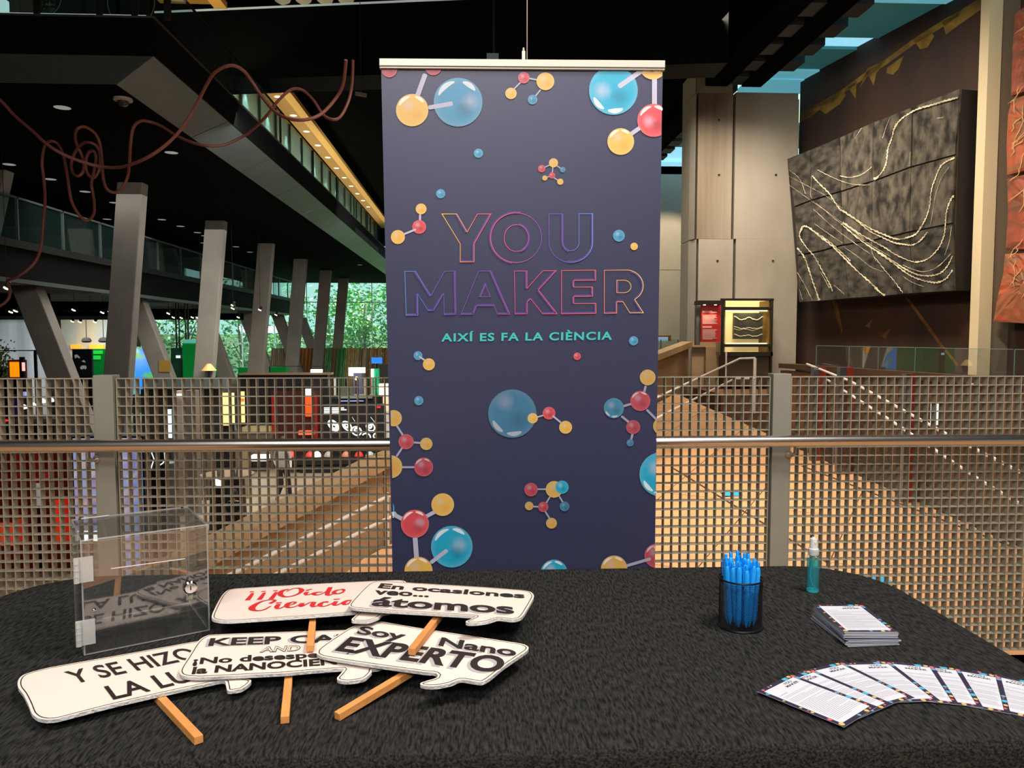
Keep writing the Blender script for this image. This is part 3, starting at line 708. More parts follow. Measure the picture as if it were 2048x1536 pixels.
pk = [(-.030, .004, -.02, .0, .139), (-.022, -.014, .004, -.01, .133), (-.016, .016, -.01, -.012, .146), (-.008, -.004, .012, .0, .144), (-.001, .018, .0, -.02, .149), (.004, -.014, -.004, .006, .139), (.010, .008, .014, -.004, .146),
      (.014, -.02, -.016, .01, .136), (.020, .014, .010, -.014, .143), (.025, -.008, .004, .0, .137), (.030, .006, .022, .01, .135), (-.012, -.024, -.010, -.02, .136), (.018, -.024, .0, -.018, .139), (-.026, .018, -.02, .016, .141), (-.032, -.008, -.008, -.004, .134), (.030, -.016, .012, -.014, .133), (.002, -.028, .008, -.024, .130)]
for i, (tx_, ty_, bx_, by_, L) in enumerate(pk):
    bx_ = tx_ * .62 + bx_ * .35; by_ = ty_ * .6 + by_ * .35; base = cc + Vector((bx_, by_, .006)); topd = (Vector((tx_ - bx_, ty_ - by_, .125))).normalized()
    th = thing('pen', base, {0: 'blue pen leaning farthest left in the black mesh cup', 10: 'blue pen leaning farthest right in the black mesh cup', 4: 'tallest blue pen, at the back of the black mesh cup', 11: 'blue pen in front on the left inside the mesh cup', 12: 'blue pen in front on the right inside the mesh cup'}.get(i, 'blue plastic pen in the middle of the bunch in the mesh cup'), 'pen', 'blue pens in the mesh cup')
    M3 = topd.to_track_quat('Z', 'Y').to_matrix() @ Matrix.Rotation(random.random() * 6, 3, 'Z')
    b = MB(); b.lathe([(.0012, 0), (.0048, .010), (.0058, .02), (.0058, L - .02), (.0044, L - .012), (.0034, L - .010)], base, 12, M3); b.build('barrel', m_pen, th, smooth=True)
    b = MB(); b.lathe([(.0034, L - .011), (.0034, L - .001), (.0028, L)], base, 10, M3); b.build('plunger', m_pen2, th, smooth=True)
    b = MB(); b.bar(base + M3 @ Vector((.0072, 0, L - .045)), base + M3 @ Vector((.0072, 0, L - .010)), .0036, .0018, M3 @ Vector((1, 0, 0))); b.bar(base + M3 @ Vector((.004, 0, L - .011)), base + M3 @ Vector((.008, 0, L - .011)), .0036, .002, M3 @ Vector((0, 0, 1))); b.build('clip', m_pen2, th)

# ================================================================== SPRAY BOTTLE
sb = onZ(1625, 1184, ZT); k = sb.y / F
SPR = thing('spray_bottle', sb, 'small clear spray bottle of teal liquid with a white pump', 'bottle')
m_bot = glass_mat('bottle_plastic', (.90, .97, .98), 1.45, .02, .05, (.5, .85, .88)); m_liq = glass_mat('teal_liquid', (.35, .88, .93), 1.33, .05, .30, (.02, .50, .56))
r = 13.2 * k
b = MB(); b.lathe([(r * .9, .001), (r, .004), (r, .083), (r * .92, .088), (r * .72, .090), (r * .72, .093)], sb, 28); b.build('bottle_body', m_bot, SPR, smooth=True)
b = MB(); b.lathe([(r * .86, .003), (r * .93, .006), (r * .93, .079), (0, .079)], sb, 24); b.build('liquid', m_liq, SPR, smooth=True)
b = MB(); b.lathe([(0, .0015), (r * .9, .0015), (r * .97, .0035), (r * .97, .007), (0, .007)], sb, 24); b.build('bottle_base', mat('teal_base', (60, 205, 220), .2, spec=.6), SPR, smooth=True)
m_wh = mat('white_plastic', (226, 228, 224), .35); m_cap = mat('frosted_cap', (214, 220, 220), .3, alpha=.85)
b = MB(); b.lathe([(r * .76, .089), (r * .80, .090), (r * .80, .104), (r * .6, .106)], sb, 28)
for z in (.092, .096, .100): b.tube([sb + Vector((r * .80 * cos(a * pi / 12), r * .80 * sin(a * pi / 12), z)) for a in range(24)], .0007, 5, True)
b.build('screw_collar', m_cap, SPR, smooth=True)
b = MB(); b.lathe([(r * .62, .105), (r * .60, .112), (r * .56, .124), (r * .53, .128), (r * .30, .1285), (r * .28, .131), (0, .131)], sb, 24); b.lathe([(.0018, 0), (.0018, r * .66)], sb + Vector((0, 0, .120)), 10, Matrix.Rotation(pi / 2, 3, 'X')); b.build('pump_head', m_wh, SPR, smooth=True)
b = MB(); b.tube(cr_spline([sb + Vector((-.001, 0, .088)), sb + Vector((-.003, 0, .066)), sb + Vector((-.0075, -.002, .045)), sb + Vector((-.005, -.003, .026)), sb + Vector((.002, -.002, .014)), sb + Vector((.008, 0, .007))], 5), .0013, 7); b.build('dip_tube', mat('dip_tube', (70, 205, 225), .3), SPR, smooth=True)
b = MB(); b.lathe([(.0042, .066), (.0042, .086)], sb, 12); b.build('pump_chamber', mat('chamber', (170, 205, 160), .4, alpha=.7), SPR, smooth=True)

# ================================================================== LEAFLETS
m_leaf = mat('leaflet_navy', (48, 42, 66), .45); m_panel = mat('leaflet_white', (212, 216, 226), .5); m_lgrey = mat('small_print', (120, 122, 132), .6); m_lblk = mat('leaflet_print', (60, 55, 66), .5)
m_side = mat('paper_edge', (226, 232, 240), .7)
m_lball = vcol_mat('leaflet_balls', .45)
LW, LL = .105, .153; LT = .0005
def leaflet_meshes():
    out = {}
    b = MB(); x, y = LW, LL
    b.v = [(0, 0, 0), (x, 0, 0), (x, y, 0), (0, y, 0), (0, 0, LT), (x, 0, LT), (x, y, LT), (0, y, LT)]; b.c = [(1, 1, 1)] * 8
    b.f = [(0, 3, 2, 1), (4, 5, 6, 7), (0, 1, 5, 4), (1, 2, 6, 5), (2, 3, 7, 6), (3, 0, 4, 7)]; b.mi = [0, 0, 1, 1, 1, 1]
    return b
def leaflet(name, A, U, V, label, group, full=True, tk=1.0):
    """A lower-left corner, U along the width, V along the length (unit vectors)"""
    A, U, V = Vector(A), Vector(U), Vector(V)
    b = leaflet_meshes(); b.v = [A + U * v[0] + V * v[1] + Vector((0, 0, v[2] * tk)) for v in b.v]
    o = b.build(name, [m_leaf, m_side], None, loc=A); tag(o, label, 'leaflet', group)
    if not full: return o
    def P(x, y, z): return A + U * x + V * y + Vector((0, 0, LT + z))
    m = .0085
    b = MB(); b.quad(P(m, m, .0001), P(LW - m, m, .0001), P(LW - m, LL - m * 1.05, .0001), P(m, LL - m * 1.05, .0001)); b.build('white_panel', m_panel, o)
    b = MB()
    put_text3(b, P(LW - .047, LL - .0175, .0002), U, V, 'YOU', .03, 1, .022, .0058); put_text3(b, P(LW - .052, LL - .0255, .0002), U, V, 'MAKER', .03, 1, .036, .0058); b.build('title_print', m_lblk, o)
    b = MB(); rnd = random.Random(5)
    y = LL - .035
    for k in range(30):
        if k in (1, 4, 9): y -= .0035; continue
        w = .022 if k == 0 else (.075 + rnd.random() * .008 if k % 6 != 5 else .045)
        b.bar(P(.014, y, .0002), P(.014 + w, y, .0002), .0006 if k else .0009, .00004, (0, 0, 1)); y -= .0034
        if y < .015: break
    b.build('small_print', m_lgrey, o)
    b = MB(); z = .00015
    for (x, y, r_, k_) in ((.078, .1492, .0062, 'c'), (.091, .1500, .0040, 'y'), (.1000, .1462, .0045, 'r'), (.1010, .1375, .0048, 'b'), (.0290, .149, .0022, 'r'), (.037, .1495, .0018, 'y'), (.012, .148, .003, 'r'), (.1008, .066, .0038, 'b'), (.1000, .058, .0018, 'r'), (.1008, .046, .0052, 'c'), (.1010, .030, .0034, 'y'), (.0990, .017, .0030, 'r'),
                       (.0045, .105, .0024, 'y'), (.0045, .075, .0026, 'y'), (.0042, .062, .0018, 'r'), (.0048, .055, .0030, 'y'), (.0048, .026, .0040, 'r'), (.0060, .0070, .0048, 'y'), (.055, .0045, .0034, 'b'), (.078, .0040, .0040, 'y'), (.090, .0050, .0025, 'r'), (.0050, .135, .0036, 'b')):
        n = 14; z += .000004
        pts = [P(min(LW - .0002, max(.0002, x + r_ * cos(2 * pi * j / n))), min(LL - .0002, max(.0002, y + r_ * sin(2 * pi * j / n))), z) for j in range(n)]
        b.add([P(x, y, z)] + pts, [(0, 1 + j, 1 + (j + 1) % n) for j in range(n)], [mixc(PC[k_], (1, 1, 1), .15)] + [PC[k_]] * n)
    tag(b.build('molecule_print', m_lball, o), kind='stuff')
    return o
CE = crop(1500, 1300, 6.827); CF = crop(1760, 1300, 7.111)
fan = [((78, 645), (1405, 1085), CE, 'TLBL')]
# each leaflet of the fan: right-hand edge from photo (top right corner, bottom right corner)
edges = [((1588, 1351), (1748, 1411)), ((1628, 1341), (1781, 1406)), ((1687, 1326), (1826, 1394)), ((1781, 1325), (1880, 1401)), ((1866, 1331), (1920, 1412)), ((1918, 1336), (1969, 1419)), ((2001, 1352), (2022, 1430)), ((2085, 1368), (2082, 1444)), ((2165, 1384), (2140, 1450))]
words = ['topmost leaflet of the fan, its text fully in view', 'second leaflet from the left end of the fan', 'third leaflet from the left end of the fan', 'fourth leaflet from the left end of the fan', 'fifth leaflet from the left, in the middle of the fan', 'sixth leaflet from the left end of the fan', 'seventh leaflet from the left, last one seen whole', 'leaflet cut by the right edge of the photo', 'lowest leaflet of the fan, almost out of view']
for i, (a, b_) in enumerate(edges):
    if i == 8: continue
    z = ZT + .0012 + (len(edges) - 1 - i) * .00062
    A3 = onZ(*a, z); B3 = onZ(*b_, z)
    V = (A3 - B3).normalized(); U = Vector((V.y, -V.x, 0))
    mid = (A3 + B3) / 2; A = mid - V * LL / 2 - U * LW
    leaflet('leaflet', A, U, V, 'YOU MAKER ' + words[i] if i else 'YOU MAKER ' + words[0], 'leaflets spread in a fan')
# the stack
zt_ = ZT + .0275
a = onZ(1620, 1209, zt_); c_ = onZ(1686, 1268, zt_); d_ = onZ(1802, 1263, zt_); e_ = onZ(1731, 1208, zt_)
V = ((a - c_).normalized() + (e_ - d_).normalized()).normalized(); U = Vector((V.y, -V.x, 0)); mid = (a + c_ + d_ + e_) / 4
rnd = random.Random(11); NSK = 42
for i in range(NSK):
    f = i / (NSK - 1); z = ZT + .0008 + f * .0262
    sh = -.004 if i < 14 else .0; ang = (.10 if i < 5 else .045 if i < 20 else 0.) + rnd.uniform(-.012, .012)
    V2 = (Matrix.Rotation(ang, 3, 'Z') @ V); U2 = Vector((V2.y, -V2.x, 0))
    A = Vector((mid.x, mid.y, z)) - U2 * LW / 2 - V2 * LL / 2 + U * (sh + rnd.uniform(-.0012, .0012)) + V * (rnd.uniform(-.0014, .0014) + (-.005 if i < 22 else 0))
    if i == NSK - 1: leaflet('leaflet', A, U2, V2, 'YOU MAKER leaflet lying on top of the tall stack', 'leaflets in the stack')
    else: leaflet('leaflet', A, U2, V2, ('navy leaflet at the very bottom of the stack, sticking out at the left' if i == 0 else 'navy leaflet in the twisted lower part of the stack, only its edge visible' if i < 20 else 'navy leaflet in the neat upper part of the stack, only its edge visible'), 'leaflets in the stack', False, 1.22)
# ================================================================== HALL SHELL
ZH = -3.05; ZR = 7.95
m_hfloor = mat('hall_floor', (150, 136, 114), .35, var=.12, vscale=.6)
s_ = MB(); s_.box((-26, 3.1, ZH - .3), (14, 47, ZH)); s_ = s_.build('floor_hall', m_hfloor); struct(s_)
m_blk = mat('black_ceiling', (4, 5, 5), .9, var=.2, vscale=4, spec=.02); m_dk = mat('dark_wall', (52, 50, 48), .8)
s_ = MB(); s_.box((-26, -5, ZR), (-4.65, 47, ZR + .3)); s_.box((-4.65, -5, 10.1), (6.7, 47, 10.4)); s_.box((-4.9, -5, ZR + .3), (-4.65, 47, 10.1)); s_.box((6.5, -5, ZR + .3), (6.7, 47, 10.1)); s_.box((-4.65, 46.7, ZR), (6.7, 47, 10.1)); s_.box((-4.65, 18.8, ZR), (6.7, 46.7, ZR + .3)); s_.box((-4.65, -5, ZR), (6.7, 13.4, ZR + .3)); struct(s_.build('ceiling', m_blk))
s_ = MB(); s_.box((6.7, -5, ZR), (14, 12.2, ZR + .3)); struct(s_.build('ceiling', m_blk))
s_ = MB(); s_.box((-26.3, -5, ZH), (-26, 47, ZR)); struct(s_.build('wall_left', m_dk))
s_ = MB(); s_.box((-26, -5.3, 0), (14, -5, ZR)); struct(s_.build('wall_back', mat('rear_wall', (120, 114, 106), .8)))
s_ = MB(); s_.box((13.7, -5, ZH), (14, 47, ZR)); struct(s_.build('wall_right', m_dk))
s_ = MB(); s_.box((-6, 2.9, ZH), (6, 3.1, 0)); s_.box((-26, 2.7, ZH), (-6, 2.9, ZR)); struct(s_.build('trim_1', m_dk))
# underside deck (upper terrace)
ZU, ZF0, ZF1 = 4.55, 4.81, 5.27
m_fas = mat('black_fascia', (7, 8, 9), .6, spec=.08)
s_ = MB(); s_.box((-26, 10.2, ZU), (-4.53, 46, ZU + .12)); deck = s_.build('terrace_slab', m_blk)
tag(deck, 'long black terrace slab above the leaning concrete columns', 'terrace')
s_ = MB(); s_.box((-26, 9.9, ZF0), (-3.93, 10.1, ZF1)); s_.box((-4.1, 10.1, ZF0), (-3.93, 46, ZF1)); s_.box((-26, 10.1, ZF1 - .15), (-4.1, 46, ZF1)); s_.build('fascia', m_fas, deck)
s_ = MB(); s_.box((-26, 9.885, ZF1 - .012), (-3.915, 9.9, ZF1 + .012)); s_.box((-3.93, 9.9, ZF1 - .012), (-3.915, 46, ZF1 + .012)); s_.build('edge_strip', mat('edge_metal', (120, 118, 112), .35, .8), deck)
m_soff = mat('brushed_soffit', (72, 86, 86), .36, .45, var=.08, vscale=2, bump=.1, bscale=12)
A0, A1 = Vector((-4.53, 10.2, ZU)), Vector((-3.95, 9.92, ZF0))
first = None
for k in range(14):
    y0, y1 = (9.92 if k == 0 else 10.2 + k * 2.6), 10.2 + (k + 1) * 2.6 - .02
    b = MB(); yi0 = 10.2 if k == 0 else y0
    b.prism([(-4.53, yi0, ZU), (-4.53, y1, ZU), (-3.95, y1, ZF0), (-3.95, y0, ZF0)], (.0, 0, .02)); b.build('soffit_panel', m_soff, deck)
for k in range(8):
    x1 = -3.95 if k == 0 else -4.53 - k * 2.6; x0 = -4.53 - (k + 1) * 2.6 + .02; xi1 = -4.53 if k == 0 else x1
    b = MB(); b.prism([(x0, 10.2, ZU), (xi1, 10.2, ZU), (x1, 9.92, ZF0), (x0, 9.92, ZF0)], (0, 0, .02)); b.build('soffit_panel', m_soff, deck)
# recessed lamps in the underside
m_lamp = mat('lamp_glow', (255, 240, 215), .5, emit=3.0); m_lampd = mat('lamp_glow_dim', (180, 185, 180), .5, emit=.35)
C1 = crop(0, 0, 2.626); C2 = crop(0, 360, 2.626)
proto = None
for i, p in enumerate([C1(q) for q in ((327, 563), (48, 862), (265, 940), (447, 1005), (900, 800))] + [C2(q) for q in ((447, 60), (600, 118), (665, 143), (850, 207), (948, 242), (1037, 275), (1075, 292), (1110, 303), (1070, 330), (562, 205), (1313, 378), (1400, 410), (1560, 467), (1240, 350), (1890, 445))]):
    q = onZ(*p, ZU)
    if proto is None:
        proto = thing('recessed_downlight', q, 'small round recessed downlight in the black terrace underside', 'light', 'downlights in the terrace underside')
        b = MB(); b.lathe([(.10, -.004), (.13, -.004), (.13, 0.0), (.10, 0)], q, 16); b.build('trim_ring', m_blk, proto)
        b = MB(); b.lathe([(0, -.007), (.11, -.007)], q, 16); b.build('diffuser', m_lampd, proto)
    else: copy_tree(proto, q)
q = onZ(246, 197, ZU)
t_ = thing('dome_camera', q, 'white dome security camera under the terrace corner', 'camera')
b = MB(); b.lathe([(.12, 0), (.12, -.03), (.08, -.04)], q, 20); b.build('housing', mat('camera_white', (170, 166, 155), .5), t_, smooth=True)
b = MB(); b.lathe([(.075, -.035), (.07, -.07), (.045, -.10), (0, -.112)], q, 20); b.build('dome', mat('dome_dark', (60, 50, 40), .15), t_, smooth=True)
# cross beam (black, in front of the opening)
s_ = MB(); s_.prism([(-6.2, 15.7, 6.33), (4.6, 14.1, 6.33), (4.6, 14.9, 6.33), (-6.2, 16.6, 6.33)], (0, 0, 1.35)); cb = s_.build('cross_bridge', m_fas)
tag(cb, 'black bridge crossing the hall above the hanging banner', 'bridge')
s_ = MB(); s_.bar((-6.2, 15.69, 7.66), (4.6, 14.09, 7.66), .03, .03); s_.build('edge_strip', mat('lit_edge', (190, 205, 205), .4, emit=.4), cb)
# terrace balustrade, glass with posts
m_bgl = glass_mat('balustrade_glass', (.84, .93, .92), 1.45, 0., .015, (.3, .6, .58)); m_bp = mat('balustrade_post', (24, 26, 26), .5, .4)
TBAL = thing('terrace_balustrade', (-3.97, 12, ZF1), 'glass balustrade along the edge of the upper terrace', 'railing')
y = 9.95; 
for k in range(22):
    y1 = y + 1.62
    b = MB(); b.box((-3.985, y + .03, ZF1), (-3.97, y1 - .03, ZF1 + .72)); b.build('glass_panel', m_bgl, TBAL)
    if k % 2 == 0:
        b = MB(); b.box((-4.03, y - .015, ZF1), (-3.99, y + .015, ZF1 + .72)); b.build('post', m_bp, TBAL)
    y = y1
b = MB(); b.box((-4.0, 9.95, ZF1 + .72), (-3.97, 46, ZF1 + .74)); b.build('top_rail', m_bp, TBAL)
FB = thing('terrace_front_balustrade', (-8, 9.95, ZF1), 'glass balustrade with dark posts along the terrace end, top left', 'railing')
for i, px in enumerate((75, 200, 270, 335)):
    p = onY(px, 40, 9.95); b = MB(); b.box((p.x - .035, 9.93, ZF1), (p.x + .035, 9.99, ZF1 + 1.3)); b.build('post', m_bp, FB)
for xa, xb in ((-7.4, -5.62), (-5.55, -4.82), (-4.76, -4.4), (-4.35, -4.0)):
    b = MB(); b.box((xa, 9.95, ZF1 + .02), (xb, 9.965, ZF1 + 1.2)); b.build('glass_panel', m_bgl, FB)
b = MB(); b.box((-7.4, 9.96, ZF1 + .012), (-4.0, 9.99, ZF1 + .05)); b.build('glass_shoe', mat('lit_shoe', (200, 215, 210), .4, emit=.45), FB)
# inside the terrace: pale wall with wall washers, mustard ceiling and lit edge
m_tw = mat('pale_terrace_wall', (168, 196, 192), .7, var=.1, vscale=2)
s_ = MB(); s_.box((-5.7, 16.9, ZF1), (-5.5, 45, ZR)); struct(s_.build('wall_terrace', m_tw))
m_must_lit = mat('mustard_lit', (222, 178, 92), .6); m_must_shade = mat('mustard_shaded', (168, 130, 64), .6)  # one mustard: light on the edge, shade on the ceiling put into colour
s_ = MB(); s_.box((-5.5, 16.8, ZR - .32), (-4.9, 45, ZR - .3)); s_.box((-5.9, 13.2, ZR - .32), (-4.9, 15.2, ZR - .3)); struct(s_.build('ceiling_terrace', m_must_shade))
s_ = MB(); s_.box((-4.9, 16.7, ZR - .4), (-4.66, 45, ZR - .28)); s_.box((-4.9, 13.2, ZR - .4), (-4.66, 15.2, ZR - .28)); tag(s_.build('ceiling_edge_beam', m_must_lit), 'mustard yellow lit edge beam of the terrace ceiling', 'beam')
proto = None
for k in range(13):
    q = Vector((-5.12, 17.4 + k * 1.7, ZR - .32))
    if proto is None:
        proto = thing('ceiling_downlight', q, 'round white downlight in the mustard terrace ceiling', 'light', 'downlights in the mustard ceiling')
        b = MB(); b.lathe([(.09, -.004), (.12, -.004), (.12, 0), (.09, 0)], q, 16); b.build('trim_ring', m_must_lit, proto)
        b = MB(); b.lathe([(0, -.007), (.09, -.007)], q, 16); b.build('diffuser', mat('downlight_glow', (215, 240, 235), .5, emit=1.6), proto)
    else: copy_tree(proto, q)
for k in range(9): spot('wall_washer', (-5.28, 17.2 + k * 2.0, ZR - .42), (-5.5, 17.2 + k * 2.0, ZF1 + .6), 60, (.6, 1, .98), 55)
m_frame = mat('dark_frame', (40, 44, 44), .5, .4)
b = MB()
for k in range(18): b.box((-5.48, 17 + k * 1.6, ZF1), (-5.42, 17.06 + k * 1.6, ZR - .33))
struct(b.build('trim_2', m_frame))
# back of the terrace seen over the top left corner
s_ = MB(); s_.box((-12, 14.2, ZF1), (-6.6, 14.4, ZR)); struct(s_.build('wall_terrace_end', mat('terrace_end', (38, 36, 40), .8)))
a = onY(0, 45, 13); 
b = MB(); pbox(b, -60, 0, 13, 49, 13.5, .1); tag(b.build('lit_screen', mat('screen_pale', (190, 225, 222), .4, emit=.9)), 'pale glowing screen at the top left corner', 'screen')
b = MB(); pbox(b, 20, -60, 40, 50, 13.3, .4); tag(b.build('terrace_pillar', mat('pillar_pale', (128, 128, 108), .7)), 'pale pillar behind the terrace glass, top left', 'pillar')
def ringdraw(cx_, cy_, rr_, Y):
    t_ = thing('wall_drawing', onY(cx_, cy_, Y), 'dark wall panel drawn with a thin white circle' if cx_ < 150 else 'dark wall panel with a wide thin white arc', 'artwork')
    b = MB(); pts = [onY(cx_ + rr_ * cos(a * pi / 24), cy_ + rr_ * sin(a * pi / 24), Y) for a in range(49)]; b.ribbon(pts, .014, (0, -1, 0)); b.build('circle_line', mat('line_white', (190, 190, 180), .6), t_)
    if cx_ < 150:
        rnd = random.Random(3); b = MB()
        for k in range(60):
            p = onY(cx_ + rnd.uniform(-24, 24), cy_ + rnd.uniform(-20, 30), Y); s = rnd.uniform(.03, .07); a = rnd.random() * 6
            b.cur = lin(rnd.choice([(120, 110, 70), (90, 80, 50), (150, 140, 90), (70, 60, 50)])); b.add([p + Vector((cos(a + j * 2.1) * s, -.004 * (k % 5) - .003, sin(a + j * 2.1) * s)) for j in range(3)], [(0, 1, 2)], [b.cur] * 3)
        tag(b.build('leaf_pattern', vcol_mat('leaf_pattern', .8), t_), kind='stuff')
ringdraw(85, -4, 37, 14.15); ringdraw(262, 5, 47, 14.15)
# hanging lamps above the cross bridge
proto = None
for i, px in enumerate((565, 607, 650, 692)):
    q = onY(px, 4, 17.2)
    if proto is None:
        proto = thing('pendant_lamp', q, 'leftmost pale pendant lamp above the black bridge', 'lamp', 'pendant lamps above the bridge')
        b = MB(); b.lathe([(.02, .45), (.22, .18), (.16, .02), (.04, -.05)], q, 12); b.build('shade', mat('shade_cream', (200, 190, 150), .5, emit=.25), proto, smooth=True)
        b = MB(); b.tube([q + Vector((0, 0, .44)), q + Vector((0, 0, .46))], .01, 6); b.build('cord', m_bp, proto)
        b = MB(); b.lathe([(0, .0), (.06, .02), (0, .1)], q, 10); b.build('bulb', m_lamp, proto)
    else: copy_tree(proto, q, ['', 'second pale pendant lamp from the left above the black bridge', 'third pale pendant lamp from the left above the black bridge', 'rightmost pale pendant lamp above the black bridge'][i])

# ================================================================== LEANING CONCRETE COLUMNS
m_conc = mat('pale_concrete', (116, 113, 105), .75, var=.10, vscale=1.5, bump=.15, bscale=20)
def column(topc, botc, w, d, label, name='leaning_column', group='leaning columns of the hall'):
    b = MB(); tx_, ty_, tz = topc; bx_, by_, bz = botc
    vs = [(bx_ - w / 2, by_ - d / 2, bz), (bx_ + w / 2, by_ - d / 2, bz), (bx_ + w / 2, by_ + d / 2, bz), (bx_ - w / 2, by_ + d / 2, bz),
          (tx_ - w / 2, ty_ - d / 2, tz), (tx_ + w / 2, ty_ - d / 2, tz), (tx_ + w / 2, ty_ + d / 2, tz), (tx_ - w / 2, ty_ + d / 2, tz)]
    b.add(vs, [(0, 3, 2, 1), (4, 5, 6, 7), (0, 1, 5, 4), (1, 2, 6, 5), (2, 3, 7, 6), (3, 0, 4, 7)])
    return tag(b.build(name, m_conc, bevel=.02), label, 'column', group)
ordn = ['nearest', 'second', 'third', 'fourth', 'fifth', 'sixth']
YC = [16.6, 21.8, 26.9, 32.1, 37.4, 42.4]
for i, Y in enumerate(YC):
    column((-7.10, Y, ZU), (-7.86, Y, ZH), .52, .3, ordn[i] + ' tall grey concrete column leaning right, reaching the black terrace')
    column((-9.51, Y + .35, 2.45), (-7.6, Y + .35, ZH), .52, .35, ordn[i] + ' short concrete column leaning left, under the mezzanine')
column((onY(-8, 232, 15.5).x, 15.5, ZU), (onY(-190, 700, 15.5).x, 15.5, ZH), .45, .3, 'concrete column cut by the left edge of the photo')
# ================================================================== MEZZANINE
ME = thing('mezzanine', (-9, 20, 2.5), 'black mezzanine deck with a glass balustrade, left behind the columns', 'mezzanine')
b = MB(); b.box((-20, 10.6, 2.5), (-9, 41, 3.1)); b.build('deck_slab', m_fas, ME)
b = MB(); b.box((-9.0, 10.6, 2.42), (-8.93, 41, 2.5)); b.build('edge_strip', mat('mezz_edge', (90, 100, 98), .4, .5), ME)
b = MB(); b.box((-9.0, 10.6, 3.1), (-8.9, 41, 3.25)); b.build('upper_trim', mat('mezz_trim', (20, 24, 23), .5, .4), ME)
y = 10.7
for k in range(18):
    b = MB(); b.box((-8.96, y, 3.25), (-8.945, y + 1.6, 4.05)); b.build('glass_panel', m_bgl, ME)
    b = MB(); b.box((-8.98, y + 1.62, 3.2), (-8.93, y + 1.66, 4.1)); b.build('post', mat('pale_post', (74, 88, 82), .5, .4), ME)
    y += 1.68
b = MB(); b.box((-8.97, 10.7, 4.06), (-8.93, 41, 4.10)); b.build('top_rail', mat('pale_post', (74, 88, 82), .5, .4), ME)
rnd = random.Random(4)
for k, (px, Y) in enumerate(((60, 22), (130, 24), (235, 27), (340, 27), (395, 30), (470, 33), (520, 38))):
    p = onY(px, 480, Y); b = MB(); b.prism([(p.x - 1.0, Y, 3.1), (p.x + .4, Y, 3.1), (p.x + .1, Y, 4.4), (p.x - .7, Y, 4.4)], (0, .3, 0))
    tag(b.build('upper_exhibit', mat('upper_exhibit', (66, 72, 64), .7)), ['dim grey display leaning behind the mezzanine glass at the left edge', 'second dim display from the left behind the mezzanine glass', 'third dim display behind the mezzanine glass', 'fourth dim display behind the mezzanine glass, right of the nearest tall column', 'fifth dim display behind the mezzanine glass', 'sixth dim display, left of the third tall column', 'farthest dim display behind the mezzanine glass'][k], 'display', 'displays on the mezzanine')
# ceiling under the mezzanine: service beams and spotlights
b = MB()
for yy in (13, 17, 21, 26, 31): b.box((-22, yy, 2.05), (-9.2, yy + .25, 2.3))
tag(b.build('service_beam', m_blk), 'black service beams hung below the mezzanine', 'beam')
proto = None
for (px, py, Y) in ((14, 575, 14), (22, 623, 21), (32, 621, 21), (53, 615, 21), (57, 640, 25), (148, 619, 21), (180, 619, 22), (205, 624, 22), (220, 623, 22), (230, 622, 22), (240, 622, 22), (145, 642, 26), (160, 643, 26), (190, 643, 26), (337, 626, 24), (347, 634, 27), (363, 635, 27), (385, 634, 27), (396, 635, 27), (402, 624, 25), (466, 610, 22), (466, 616, 22), (477, 634, 28), (520, 619, 25), (552, 629, 30)):
    q = onY(px, py, Y); ztop = 2.5 if q.x < -9.05 else ZU
    if q.z > 2.3: q.z = 2.3
    t_ = thing('track_spotlight', q, 'small glowing track spotlight below the ' + ('mezzanine' if ztop < 3 else 'terrace, beside the second column'), 'spotlight', 'track spotlights')
    b = MB(); b.lathe([(.03, -.02), (.045, .03), (.04, .09), (.02, .11)], q, 10, Matrix.Rotation(.5, 3, 'Y')); b.build('can', m_bp, t_)
    b = MB(); b.lathe([(0, -.035), (.05, -.028), (.052, -.01), (0, .01)], q, 10, Matrix.Rotation(.5, 3, 'Y')); b.build('lens', mat('spot_lens', (255, 232, 190), .5, emit=9), t_)
    b = MB(); b.tube([q + Vector((0, 0, .06)), Vector((q.x, q.y, ztop))], .006, 5); b.build('stem', m_bp, t_)
# ================================================================== FAR WINDOW WALL AND PLANTED COURT
YW = 46
s_ = MB(); s_.box((-26, YW, ZR - 1.2), (14, YW + .4, ZR)); struct(s_.build('wall_far_top', m_blk))
s_ = MB(); s_.box((-1, YW, ZH), (14, YW + .3, ZR - 1.2)); struct(s_.build('wall_far', m_dk))
s_ = MB(); s_.box((-26, YW, ZH), (-19.5, YW + .3, ZR - 1.2)); struct(s_.build('wall_far', mat('grey_wall', (130, 130, 124), .8)))
m_cgl = glass_mat('court_glass', (.86, .98, .96), 1.45, 0., .06, (.5, .9, .9))
fr_m = mat('window_metal', (170, 200, 200), .4, .4); nW = 0
x = -19.4
while x < -1.2:
    nW += 1; w = 1.9
    g_ = MB(); g_.box((x + .05, YW + .05, ZH + .1), (x + w - .05, YW + .07, ZR - 1.3)); fr = MB()
    fr.box((x, YW, ZH), (x + .05, YW + .12, ZR - 1.2)); fr.box((x, YW, ZH), (x + w, YW + .12, ZH + .1))
    for zz in (-.6, 1.0, 3.4): fr.box((x, YW, zz), (x + w, YW + .1, zz + .05))
    wf = fr.build('window_%d' % nW, fr_m); struct(wf); g_.build('pane', m_cgl, wf); x += w
s_ = MB(); s_.box((-30, YW + .4, ZH - .3), (4, 66, ZH)); struct(s_.build('ground', mat('court_soil', (96, 84, 60), .9, var=.3, vscale=2)))
s_ = MB(); s_.box((-34, 62, ZH), (8, 62.5, 1.6)); struct(s_.build('wall_court', mat('rock_wall', (110, 124, 90), .9, rgb2=(60, 84, 62), vscale=1.2, bump=.6, bscale=3)))
